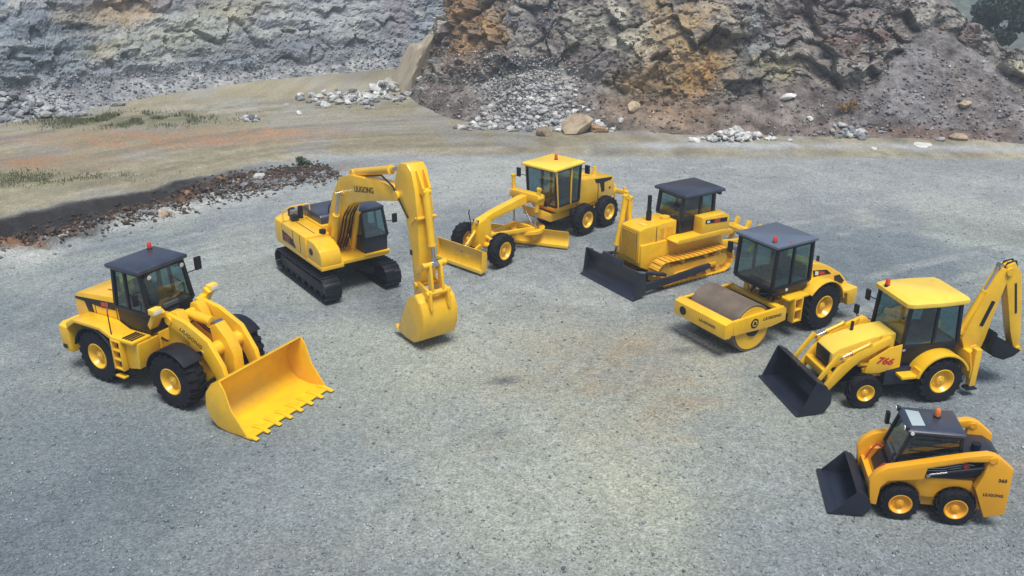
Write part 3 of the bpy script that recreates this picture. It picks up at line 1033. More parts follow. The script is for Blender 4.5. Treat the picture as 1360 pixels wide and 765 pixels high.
def left_colour(P, Q, zz, F, rocky, cs, big, warp):
    e1, c1, e2, c2, e3, c3 = cs
    X, Z = Q[..., 0], zz
    wx, wz = warp[..., 0] * 2.0, warp[..., 1] * .8
    n = fbm(Q * np.array((.9, .9, 2.2)), 4, 95)
    lay = fbm(np.stack([X * .10, Q[..., 1] * .10, (Z + .12 * X * .3 + warp[..., 2]) * 1.5], -1), 4, 97)
    C = np.zeros(P.shape) + np.array((.225, .26, .30))
    C = lerp(C, np.array((.165, .178, .205)), sstep(.0, .4, lay) * .75)
    C = lerp(C, np.array((.31, .315, .28)), sstep(.05, .45, -lay + .3 * n) * .6)
    C = lerp(C, np.array((.34, .34, .28)), sstep(.78, .95, c2) * .55)
    for cx, cz, rx, rz, s, col in ((-28.4, 5.7, 1.3, 1.1, .95, (.36, .28, .17)), (-30.4, 5.0, .9, .8, .8, (.31, .26, .18)), (-29.2, 3.1, .9, .6, .85, (.37, .33, .22)), (-31.3, 4.7, 1.5, .25, .95, (.03, .032, .045)),
                                   (-25.2, 3.4, 2.6, 1.2, .6, (.30, .31, .25)), (-21, 2.3, 5, .8, .55, (.14, .15, .17)), (-15, 2.0, 5, .9, .6, (.155, .17, .19)), (-22, 5.2, 3, .8, .6, (.29, .28, .21)), (-32, 3.0, 2.5, 2.5, .6, (.16, .19, .215)),
                                   (-14, 4.5, 4, 1.5, .55, (.29, .31, .31)), (-9.5, 4.0, 1.0, 2.8, .5, (.21, .195, .215)), (-29.5, 1.0, 4, .7, .5, (.13, .14, .16)), (-26, 6.3, 5, .8, .4, (.12, .105, .12))):
        q = zone(X, Z, cx, cz, rx * 1.2, rz * 1.15, wx * .5, wz * .5)
        C = lerp(C, np.array(col), np.clip(q * s * (1.4 + .8 * n), 0, .95))
    S = lerp(np.array((.16, .17, .185)), np.array((.29, .30, .30)), np.clip(.45 + 1.4 * n, 0, 1))
    C = lerp(S, C, rocky)
    C = C * (1.08 + .26 * n + .14 * (c3 - .5) + .18 * (c2 - .5))[..., None]
    return C


ROCKM = earth_mat('broken_rock', 4.0, .24, .5, .10, 1.3)
hill_base = [(-4.5, 92), (-7.2, 80), (-8.2, 71), (-7.6, 65.5), (-5.5, 60.5), (-3.2, 56.6), (.6, 54.2), (6.0, 54.6), (11.0, 52.7), (19.5, 52.3), (27.0, 51.3), (32, 50.2), (42, 49), (60, 47), (90, 42)]


def hill_h(x, y, s):
    hx = [-10, -8, -4, 0, 14, 17, 18.4, 20.4, 21.8, 23.5, 25, 27, 29, 31.5, 36, 60, 100]
    hz = [6.5, 9.5, 13, 14, 13, 10.6, 7.8, 7.2, 8.2, 8.4, 7.2, 6.0, 4.7, 3.9, 3.2, 4, 6]
    return np.interp(x, hx, hz)


def hill_f(x, y, s):
    hx = [-9, -6, -3, 1, 4, 7, 10, 14, 17, 20, 22.0, 25.6, 27.4, 29.5, 32, 36, 60]
    hz = [.6, 1.2, 2.4, 3.2, 2.6, 1.5, 1.1, 1.7, 2.4, 1.8, 2.6, 5.6, 4.6, 3.0, 3.2, 2.6, 2.5]
    return np.interp(x, hx, hz)


hill, HP, HZ, HF = rock_face('quarry_hill', hill_base, .11, 150, hill_h, hill_f, 26, ROCKM, hill_colour, .66, 100, 64)
left_base = [(-95, 20), (-60, 40), (-42, 50), (-33, 55.8), (-29.6, 58.5), (-26.2, 64.8), (-20.7, 70.9), (-12.6, 76.4), (-7.4, 78), (0, 80), (10, 86), (22, 96)]
left_cliff, LP, LZ, LF = rock_face('quarry_cliff', left_base, .14, 130, lambda x, y, s: 15 + 0 * x, lambda x, y, s: np.interp(x, [-60, -30, -26, -20, -12, 0], [2.0, 1.6, 1.1, .8, .7, 1.2]), 40, ROCKM, left_colour, .36, 300, 64, .26)

# far wooded slope beyond the quarry rim
fx = np.linspace(-160, 420, 150)
fy = np.linspace(150, 520, 90)
FX, FY = np.meshgrid(fx, fy)
F3 = np.stack([FX, FY, 0 * FX], -1)
fz = -50 + sstep(190, 460, FY) * (80 + 22 * fbm(F3 * .006, 3, 71)) + 3.0 * fbm(F3 * .06, 4, 72)
fc = lerp(np.array((.055, .075, .05)), np.array((.10, .12, .08)), np.clip(.5 + 1.2 * fbm(F3 * .05, 4, 73), 0, 1))
hills = grid_object('hills', np.stack([FX, FY, fz], -1), fc, earth_mat('far_woods', .35, .5, .8, 2.0, .12))
hills['kind'] = 'structure'

# ------------------------------------------------------------------ stones
def rock_mesh(name, seed, mat, sub=2, rough=.32, squash=(1, .85, .62)):
    bm = bmesh.new()
    bmesh.ops.create_icosphere(bm, subdivisions=sub, radius=1)
    P = np.array([v.co[:] for v in bm.verts])
    D = 1 + rough * fbm(P * 1.1, 2, seed)
    r = random.Random(seed)
    for _ in range(7):                                              # planes of fracture cut flat facets
        nrm = np.array([r.gauss(0, 1) for _ in range(3)])
        nrm /= np.linalg.norm(nrm)
        k = r.uniform(.55, .85)
        dot = (P * D[:, None]) @ nrm
        D = np.where(dot > k, D * k / np.maximum(dot, 1e-6), D)
    P = P * D[:, None] * np.array(squash)
    for v, p in zip(bm.verts, P):
        v.co = p
    me = bpy.data.meshes.new(name)
    bm.to_mesh(me)
    bm.free()
    me.materials.append(mat)
    me.shade_smooth()
    me.set_sharp_from_angle(angle=RAD(28))
    return me


def stone_mat(name, col, dark):
    m, nt, b = new_mat(name)
    tc = N(nt, 'ShaderNodeTexCoord')
    oi = N(nt, 'ShaderNodeObjectInfo')
    n1 = N(nt, 'ShaderNodeTexNoise', i_Scale=2.2, i_Detail=7.0, i_Roughness=.7)
    nt.links.new(tc.outputs['Object'], n1.inputs['Vector'])
    r = ramp(nt, [(.30, dark), (.55, col), (.78, tuple(min(.75, c * 1.25) for c in col))])
    nt.links.new(n1.outputs['Fac'], r.inputs['Fac'])
    mr = N(nt, 'ShaderNodeMapRange')
    nt.links.new(oi.outputs['Random'], mr.inputs['Value'])
    mr.inputs['To Min'].default_value, mr.inputs['To Max'].default_value = .62, 1.3
    mu = N(nt, 'ShaderNodeVectorMath', operation='SCALE')
    nt.links.new(r.outputs['Color'], mu.inputs[0])
    nt.links.new(mr.outputs[0], mu.inputs['Scale'])
    nt.links.new(mu.outputs['Vector'], b.inputs['Base Color'])
    b.inputs['Roughness'].default_value = .9
    bp = N(nt, 'ShaderNodeBump', i_Strength=.5, i_Distance=.08)
    nt.links.new(n1.outputs['Fac'], bp.inputs['Height'])
    nt.links.new(bp.outputs['Normal'], b.inputs['Normal'])
    return m


ST_PALE = stone_mat('pale_stone', (.40, .41, .40), (.20, .21, .22))
ST_WHITE = stone_mat('white_stone', (.58, .58, .55), (.34, .34, .33))
ST_TAN = stone_mat('tan_stone', (.42, .34, .23), (.20, .14, .09))
ST_GREY = stone_mat('grey_stone', (.22, .235, .25), (.10, .105, .12))
ST_CLOD = stone_mat('brown_clod', (.085, .058, .042), (.026, .02, .017))
ST_OCH = stone_mat('rusty_stone', (.30, .18, .09), (.12, .075, .05))
POOL = {m.name: [rock_mesh('rock', 400 + 10 * i + k, m) for k in range(5)] for i, m in enumerate((ST_PALE, ST_WHITE, ST_TAN, ST_GREY, ST_CLOD, ST_OCH))}
SMALL = {m.name: [rock_mesh('rock', 700 + 10 * i + k, m, 1, .4) for k in range(5)] for i, m in enumerate((ST_PALE, ST_WHITE, ST_TAN, ST_GREY, ST_CLOD, ST_OCH))}


def surf_z(x, y):
    return ground_z(x, y)


from mathutils.bvhtree import BVHTree


def bvh_of(o):
    me = o.data
    return BVHTree.FromPolygons([v.co[:] for v in me.vertices], [p.vertices[:] for p in me.polygons])


BVH = [bvh_of(o) for o in (hill, left_cliff)]


def drop(x, y):
    """height and slope normal of whatever surface is topmost at x, y"""
    best, nrm = surf_z(x, y), Vector((0, 0, 1))
    for t in BVH:
        p, nn, i, dd = t.ray_cast(Vector((x, y, 60)), Vector((0, 0, -1)))
        if p is not None and p.z > best:
            best, nrm = p.z, nn
    return best, nrm


def rock_at(name, parent, x, y, s, mat, origin=(0, 0, 0), small=False, sink=.25, flat=1.0, lift=0):
    z, nrm = drop(x, y)
    o = inst(name, rnd.choice((SMALL if small else POOL)[mat.name]), parent)
    o.location = (x - origin[0], y - origin[1], z + s * (.5 * flat - sink) + lift - origin[2])
    o.rotation_euler = (rnd.uniform(-.35, .35), rnd.uniform(-.35, .35), rnd.uniform(0, 6.28))
    o.scale = (s * rnd.uniform(.8, 1.2), s * rnd.uniform(.75, 1.1), s * flat * rnd.uniform(.75, 1.15))
    return o


# single boulders
BG = 'boulders lying round the quarry floor'
for x, y, s, m, lab in ((3.95, 53.9, 1.25, ST_TAN, 'big pale tan boulder, largest at the foot of the white rubble slope'),
                        (2.0, 53.0, .75, ST_TAN, 'tan and rust boulder lying in front of the big pale tan boulder'),
                        (5.25, 53.9, .65, ST_OCH, 'rust brown block leaning against the big pale tan boulder'),
                        (16.7, 54.6, .55, ST_WHITE, 'oval white boulder sitting alone halfway up the brown spoil slope'),
                        (27.0, 53.6, .50, ST_TAN, 'pale flat-topped boulder high on the grey spoil cone'),
                        (26.1, 51.6, .62, ST_TAN, 'pale boulder near the bottom of the grey spoil cone'),
                        (24.9, 51.4, .36, ST_WHITE, 'small white boulder beside the pale one at the cone foot'),
                        (7.5, 55.6, .50, ST_TAN, 'cream flat block set low in the ochre rock face'),
                        (23.5, 50.6, .9, ST_WHITE, 'long flat white slab lying on the pale strip before the hill'),
                        (20.4, 49.4, .5, ST_WHITE, 'small flat white stone lying out on the road edge'),
                        (13.6, 52.3, .55, ST_OCH, 'rust orange boulder behind the small white rock heap'),
                        (-12.6, 43.2, .45, ST_WHITE, 'pointed white stone standing at the upper end of the ditch'),
                        (-18.9, 35.4, .36, ST_PALE, 'upright pale grey rock on the yard side of the dark ditch'),
                        (-15.3, 37.6, .38, ST_TAN, 'small yellow tan stone at the ditch edge behind the wheel loader'),
                        (17.9, 53.4, .34, ST_WHITE, 'small white stone below the oval white boulder'),
                        (-27.0, 61.5, .55, ST_WHITE, 'white stone lying at the foot of the left cliff')):
    flat = .3 if 'flat' in lab and 'topped' not in lab and 'block' not in lab else .8
    b = rock_at('boulder', None, x, y, s, m, flat=flat, sink=.02 if s > .9 else .2)
    tag(b, lab, 'boulder', BG)


def heap(name, label, cx, cy, rx, ry, n, s0, s1, mats, rise=.5, tilt=0.0, small=True):
    z = drop(cx, cy)[0]
    t = thing(name, label, 'rock pile', (cx, cy, z), 0)
    for k in range(n):
        a, q = rnd.uniform(0, 6.283), abs(rnd.gauss(0, .5))
        x, y = cx + rx * q * math.cos(a) + tilt * ry * q * math.sin(a), cy + ry * q * math.sin(a)
        s = rnd.uniform(s0, s1) * rnd.uniform(.7, 1.2)
        rock_at('rock', t, x, y, s, rnd.choice(mats), (cx, cy, z), small, .3, lift=rise * max(0, 1 - q) * rnd.random())
    return t


heap('rock_pile', 'small heap of white broken rock on the pale strip below the ochre face', 12.9, 51.4, 2.1, .7, 150, .15, .36, (ST_WHITE, ST_WHITE, ST_WHITE, ST_PALE), .7)
heap('rock_pile', 'flat patch of white and grey rubble out on the tan road', -16.6, 56.9, 1.3, .8, 26, .14, .36, (ST_WHITE, ST_PALE, ST_GREY), .15)
heap('rock_pile', 'broad heap of grey white rubble beside the gap between cliff and hill', -10.5, 64.2, 5.0, 3.6, 170, .12, .46, (ST_PALE, ST_GREY, ST_WHITE), .35)
ST_PIL = stone_mat('pillar_stone', (.29, .255, .19), (.20, .165, .12))
pil = inst('rock_pillar', rock_mesh('rock_pillar', 77, ST_PIL, 4, .5, (1, 1, 1)), None, (-7.35, 68.4, .9), (.12, .38, .6), (1.5, 1.5, 3.6))
tag(pil, 'sloping tan rock edge leaning on the hill in the gap', 'rock pillar')
heap('rock_pile', 'white blocks tipped under the tan pillar in the gap', -9.4, 67.3, 1.6, 1.6, 45, .25, .6, (ST_WHITE, ST_PALE), .7)
heap('rock_pile', 'white rubble scattered in front of the big pale tan boulder', 4.3, 54.5, 2.6, .8, 60, .14, .34, (ST_WHITE, ST_PALE, ST_PALE), .2)
heap('rock_pile', 'blue grey rubble at the foot of the hill beside the spoil cone', 19.9, 52.4, 1.6, .8, 50, .15, .4, (ST_GREY, ST_GREY, ST_PALE), .3)
heap('rock_pile', 'rubble apron under the far left cliff corner', -31.5, 58.2, 4.0, 1.6, 90, .16, .5, (ST_PALE, ST_GREY, ST_GREY), .3)
# the white scree slope, its larger stones one by one
sc_z = drop(1.0, 55.0)[0]
scree = thing('rock_pile', 'wide slope of broken white and grey rock spilling down the hill', 'rock pile', (1.0, 55.0, sc_z))
k = 0
while k < 290:
    u, v = rnd.gauss(0, 1), rnd.random()
    y = 53.9 + v * 3.6
    x = .9 + u * (2.5 - 1.2 * v) + .45 * v
    if abs(u) > 2.2:
        continue
    rock_at('rock', scree, x, y, rnd.uniform(.10, .34) * (1.15 - .4 * v), rnd.choice((ST_PALE, ST_PALE, ST_WHITE, ST_GREY)), (1.0, 55.0, sc_z), True, .2)
    k += 1
# clods and broken earth along the ditch
cg = 'clods of brown earth along the ditch'
dp = np.array(DITCH[2:8])
ditch_t = thing('earth_bank', 'dark brown clods and rubble heaped along the ditch edge', 'earth bank', (-17, 38, 0))
k = 0
while k < 298:
    i = rnd.randrange(len(dp) - 1)
    f = rnd.random()
    p = dp[i] * (1 - f) + dp[i + 1] * f
    tv = dp[i + 1] - dp[i]
    tv = tv / np.hypot(*tv)
    off = rnd.gauss(2.8, .7)
    x, y = p[0] + tv[1] * off, p[1] - tv[0] * off
    m = rnd.choice((ST_CLOD, ST_CLOD, ST_CLOD, ST_CLOD, ST_CLOD, ST_OCH)) if off < 2.9 else rnd.choice((ST_GREY, ST_CLOD, ST_GREY, ST_CLOD))
    rock_at('clod', ditch_t, x, y, rnd.uniform(.08, .36) * rnd.uniform(.6, 1.1), m, (-17, 38, 0), True, .28)
    k += 1


def scatter_mesh(name, pts, sizes, cols, mat, seed=1):
    """many tiny stones joined: each a squashed, turned octahedron"""
    r = np.random.RandomState(seed)
    n = len(pts)
    base = np.array([(1, 0, 0), (-1, 0, 0), (0, 1, 0), (0, -1, 0), (0, 0, 1), (0, 0, -.6)], float)
    fs = np.array([(0, 2, 4), (2, 1, 4), (1, 3, 4), (3, 0, 4), (2, 0, 5), (1, 2, 5), (3, 1, 5), (0, 3, 5)])
    V = base[None] * r.uniform(.55, 1.3, (n, 6, 1))
    V = V * np.stack([np.ones(n), r.uniform(.6, 1, n), r.uniform(.5, .9, n)], -1)[:, None, :]
    a = r.uniform(0, 6.283, n)
    ca, sa = np.cos(a)[:, None], np.sin(a)[:, None]
    tl = r.uniform(-.4, .4, n)[:, None]
    X = V[..., 0] * ca - V[..., 1] * sa
    Y = V[..., 0] * sa + V[..., 1] * ca
    Zv = V[..., 2] + X * tl
    V = np.stack([X, Y, Zv], -1) * sizes[:, None, None] + pts[:, None, :]
    me = bpy.data.meshes.new(name)
    me.vertices.add(n * 6)
    me.vertices.foreach_set('co', V.reshape(-1).astype(np.float32))
    q = (fs[None] + (np.arange(n) * 6)[:, None, None]).reshape(-1, 3)
    me.loops.add(q.size)
    me.loops.foreach_set('vertex_index', q.reshape(-1).astype(np.int32))
    me.polygons.add(len(q))
    me.polygons.foreach_set('loop_start', np.arange(0, q.size, 3, dtype=np.int32))
    me.update(calc_edges=True)
    at = me.color_attributes.new('colour', 'FLOAT_COLOR', 'POINT')
    cc = np.repeat(np.concatenate([cols, np.ones((n, 1))], -1)[:, None, :], 6, 1)
    at.data.foreach_set('color', cc.reshape(-1).astype(np.float32))
    me.materials.append(mat)
    o = bpy.data.objects.new(name, me)
    COL.objects.link(o)
    o['kind'] = 'stuff'
    return o


STUFFM = earth_mat('loose_stone', 6.0, .25, .3, .03, 2.0)
rs = np.random.RandomState(3)
# loose gravel over the yard, thinning out with distance
n = 42000
yy = 12.5 + 34 * rs.rand(n) ** 2.0
xx = (rs.rand(n) * 2 - 1) * (3 + yy * .60)
hz_, d_, dd_, a_, w_ = ground_height(xx, yy)
ok = (dd_ > w_ + .3) | (xx > 0)
xx, yy, hz_ = xx[ok], yy[ok], hz_[ok]
sz = rs.uniform(.008, .020, len(xx)) * rs.choice([1, 1, 1, 1.5, 2.1, 1, 1, 1.2, 3.0], len(xx))
tone = rs.uniform(.55, 1.6, (len(xx), 1))
cc = np.array((.22, .25, .27)) * tone * (1 + rs.uniform(-.08, .08, (len(xx), 3)))
o = scatter_mesh('gravel', np.stack([xx, yy, hz_ + sz * .2], -1), sz, np.clip(cc, .04, .6), STUFFM, 5)
o['label'], o['category'] = 'loose grey gravel spread over the yard', 'gravel'


def scatter_on(P, ZZ, sel, n, s0, s1, pal, name, seed, label, power=2.5):
    r = np.random.RandomState(seed)
    rows = ZZ.shape[0]
    m = sel(P[:rows, :, 0], ZZ, P[:rows, :, 1])
    m = m / m.sum()
    idx = r.choice(m.size, n, p=m.ravel())
    pts = P[:rows].reshape(-1, 3)[idx] + r.uniform(-.08, .08, (n, 3))
    sz = s0 + (s1 - s0) * r.rand(n) ** power
    col = np.array(pal)[r.randint(0, len(pal), n)] * r.uniform(.6, 1.35, (n, 1))
    o = scatter_mesh(name, pts, sz, np.clip(col, .02, .65), STUFFM, seed)
    o['label'], o['category'] = label, 'rubble'
    return o


# crumbled dark earth lying in the ditch and along its yard edge
q = rs.rand(9000) * (len(dp) - 1)
qi = q.astype(int)
qf = (q - qi)[:, None]
pp = dp[qi] * (1 - qf) + dp[qi + 1] * qf
tt = dp[qi + 1] - dp[qi]
tt = tt / np.hypot(tt[:, 0], tt[:, 1])[:, None]
of = np.clip(rs.normal(2.7, .9, 9000), .5, 6)
pp = pp + np.stack([tt[:, 1], -tt[:, 0]], 1) * of[:, None]
ph = ground_height(pp[:, 0], pp[:, 1])[0]
ps = rs.uniform(.03, .13, 9000)
pc = np.array([(.04, .03, .025), (.075, .05, .034), (.12, .072, .044), (.055, .045, .038), (.20, .195, .185)])[np.minimum(rs.randint(0, 6, 9000), 4 - (of < 2.6))] * rs.uniform(.6, 1.3, (9000, 1))
o = scatter_mesh('dirt', np.stack([pp[:, 0], pp[:, 1], ph + ps * .2], -1), ps, np.clip(pc, .015, .5), STUFFM, 8)
o['label'], o['category'] = 'crumbled brown earth lying along the ditch', 'dirt'


vis = lambda X: ((X > -12) & (X < 34)).astype(float)
HFr = np.broadcast_to(HF[None, :], HZ.shape)
scatter_on(HP, HZ, lambda X, Z, Y: np.exp(-((X - 1.0) / 2.6) ** 2) * (Z > -.1) * (Z < 3.6), 5000, .03, .17,
           [(.30, .31, .305), (.38, .385, .37), (.22, .23, .235), (.17, .165, .165), (.45, .45, .43)], 'rubble', 14, 'small white chippings between the rocks of the pale scree slope')
scatter_on(HP, HZ, lambda X, Z, Y: vis(X) * (Z > -.1) * np.exp(-np.clip(Z - HFr * .7, 0, 99) * 1.3) * (.6 + 1.2 * np.exp(-((X - 1) / 3) ** 2)), 6500, .03, .17,
           [(.17, .16, .155), (.13, .115, .11), (.24, .24, .235), (.33, .33, .31), (.19, .14, .10), (.20, .195, .21)], 'rubble', 11, 'loose broken rock covering the foot of the quarry hill')
scatter_on(HP, HZ, lambda X, Z, Y: vis(X) * (Z > HFr) * (Z < 9), 4500, .04, .20,
           [(.20, .19, .18), (.13, .105, .095), (.28, .275, .25), (.25, .155, .08), (.10, .085, .085)], 'rubble', 12, 'loose stones caught on the ledges of the quarry hill')
LFr = np.broadcast_to(LF[None, :], LZ.shape)
scatter_on(LP, LZ, lambda X, Z, Y: ((X > -40) & (X < -4)) * (Z > -.1) * np.exp(-np.clip(Z - LFr * .8, 0, 99) * 1.2), 5000, .04, .20,
           [(.24, .26, .28), (.30, .32, .33), (.19, .20, .225), (.34, .34, .33)], 'rubble', 13, 'loose grey rubble along the foot of the left cliff')

# ------------------------------------------------------------------ plants
def leaf_mat(name, c0, c1):
    m, nt, b = new_mat(name)
    g = N(nt, 'ShaderNodeNewGeometry')
    r = ramp(nt, [(0, c0), (1, c1)])
    nt.links.new(g.outputs['Random Per Island'], r.inputs['Fac'])
    nt.links.new(r.outputs['Color'], b.inputs['Base Color'])
    b.inputs['Roughness'].default_value = .7
    return m


BARK = paint('bark', (.09, .07, .055), .9, amount=.3, coat=0)
LEAF = leaf_mat('tree_leaf', (.014, .034, .026), (.042, .075, .05))
GRASSM = leaf_mat('grass_blade', (.075, .095, .04), (.19, .19, .09))
SHRUBM = leaf_mat('shrub_leaf', (.04, .08, .025), (.10, .14, .05))
DRYM = leaf_mat('dry_shrub_leaf', (.20, .12, .05), (.30, .20, .09))


def leaves(centres, radii, n, size, mat, name, parent, seed):
    r = np.random.RandomState(seed)
    C, R = np.array(centres), np.array(radii)
    pick = r.choice(len(C), n, p=R ** 2 / (R ** 2).sum())
    d = r.normal(size=(n, 3))
    d /= np.linalg.norm(d, axis=1)[:, None]
    c = C[pick] + d * (R[pick] * r.uniform(.55, 1.05, n))[:, None] * np.array((1, 1, .8))
    a = r.normal(size=(n, 3))
    a /= np.linalg.norm(a, axis=1)[:, None]
    b = np.cross(a, r.normal(size=(n, 3)))
    b /= np.linalg.norm(b, axis=1)[:, None]
    s = (size * r.uniform(.6, 1.4, n))[:, None]
    V = np.stack([c - a * s, c + b * s * .5, c + a * s, c - b * s * .5], 1)
    me = bpy.data.meshes.new(name)
    me.from_pydata(V.reshape(-1, 3).tolist(), [], np.arange(n * 4).reshape(-1, 4).tolist())
    me.materials.append(mat)
    return inst(name, me, parent)


def tree(x, y, z, h, spread, seed, label):
    r = random.Random(seed)
    t = thing('tree', label, 'tree', (x, y, z), 0, 'trees beyond the hill')
    b = MB()
    b.tube((0, 0, -.3), (.1, 0, h * .35), .26, .19, 10)
    b.tube((.1, 0, h * .35), (.05, .1, h * .8), .19, .05, 10)
    cs, rad = [], []
    for k in range(16):
        a, zf = r.uniform(0, 6.28), r.uniform(.35, .95)
        q = spread * (1 - abs(zf - .55) * 1.2) * r.uniform(.35, 1)
        p = (q * math.cos(a), q * math.sin(a), h * zf)
        b.tube((.08, 0, h * zf * .72), p, .08, .02, 6)
        cs.append(p)
        rad.append(spread * r.uniform(.24, .42))
    cs.append((0, 0, h * .95))
    rad.append(spread * .35)
    b.obj('trunk', BARK, t)
    leaves(cs, rad, 9000, .20, LEAF, 'crown', t, seed)
    return t


tree(46.5, 79, 0, 8.2, 5.0, 1, 'dark green broad tree beyond the right end of the hill')
tree(53.5, 85, 0, 11.0, 5.0, 2, 'taller dark tree behind the broad tree at the frame edge')
tree(46.0, 88, -1, 5.6, 3.0, 3, 'low dark tree on the left side of the broad tree')


def shrub(x, y, s, mat, label, seed, n=500):
    z = drop(x, y)[0]
    t = thing('shrub', label, 'shrub', (x, y, z), 0, 'small shrubs on the quarry floor')
    r = random.Random(seed)
    b = MB()
    cs, rad = [], []
    for k in range(6):
        p = (r.uniform(-1, 1) * s * .7, r.uniform(-1, 1) * s * .5, s * r.uniform(.25, .8))
        b.tube((0, 0, -.05), p, .025, .008, 5)
        cs.append(p)
        rad.append(s * r.uniform(.3, .5))
    b.obj('stem', BARK, t)
    leaves(cs, rad, n, .07, mat, 'foliage', t, seed)
    return t


shrub(-11.0, 46.1, .42, SHRUBM, 'low green shrub on the bank behind the excavator', 21)
shrub(20.1, 53.6, .75, DRYM, 'dry orange brown shrub at the foot of the spoil cone', 23)
shrub(33.0, 57, .8, SHRUBM, 'yellow green shrub on the right shoulder of the hill', 24)


def grass_patch(cx, cy, rx, ry, n, h, label, seed):
    r = np.random.RandomState(seed)
    q = r.normal(size=(n, 2)) * .5
    x, y = cx + q[:, 0] * rx, cy + q[:, 1] * ry
    cl = fbm(np.stack([x, y, 0 * x], -1) * .8, 3, seed) > -.05
    x, y = x[cl], y[cl]
    n = len(x)
    z = ground_height(x, y)[0]
    a = r.uniform(0, 6.283, n)
    hh = h * r.uniform(.4, 1.3, n)
    w = .035
    lean = r.uniform(-.5, .5, (n, 2)) * hh[:, None]
    V = np.zeros((n, 3, 3))
    V[:, 0] = np.stack([x - w * np.cos(a), y - w * np.sin(a), z - .02], -1)
    V[:, 1] = np.stack([x + w * np.cos(a), y + w * np.sin(a), z - .02], -1)
    V[:, 2] = np.stack([x + lean[:, 0], y + lean[:, 1], z + hh], -1)
    me = bpy.data.meshes.new('grass')
    me.from_pydata(V.reshape(-1, 3).tolist(), [], np.arange(n * 3).reshape(-1, 3).tolist())
    me.materials.append(GRASSM)
    o = bpy.data.objects.new('grass', me)
    COL.objects.link(o)
    o['kind'], o['label'], o['category'] = 'stuff', label, 'grass'
    return o


grass_patch(-25, 57.0, 5.0, 2.0, 6500, .22, 'dark green weedy grass before the left cliff', 31)
grass_patch(-24.5, 43.4, 5.5, 1.4, 2200, .12, 'thin olive grass along the left haul road', 32)


# ------------------------------------------------------------------ the machines
GRP = 'yellow construction machines parked in an arc'


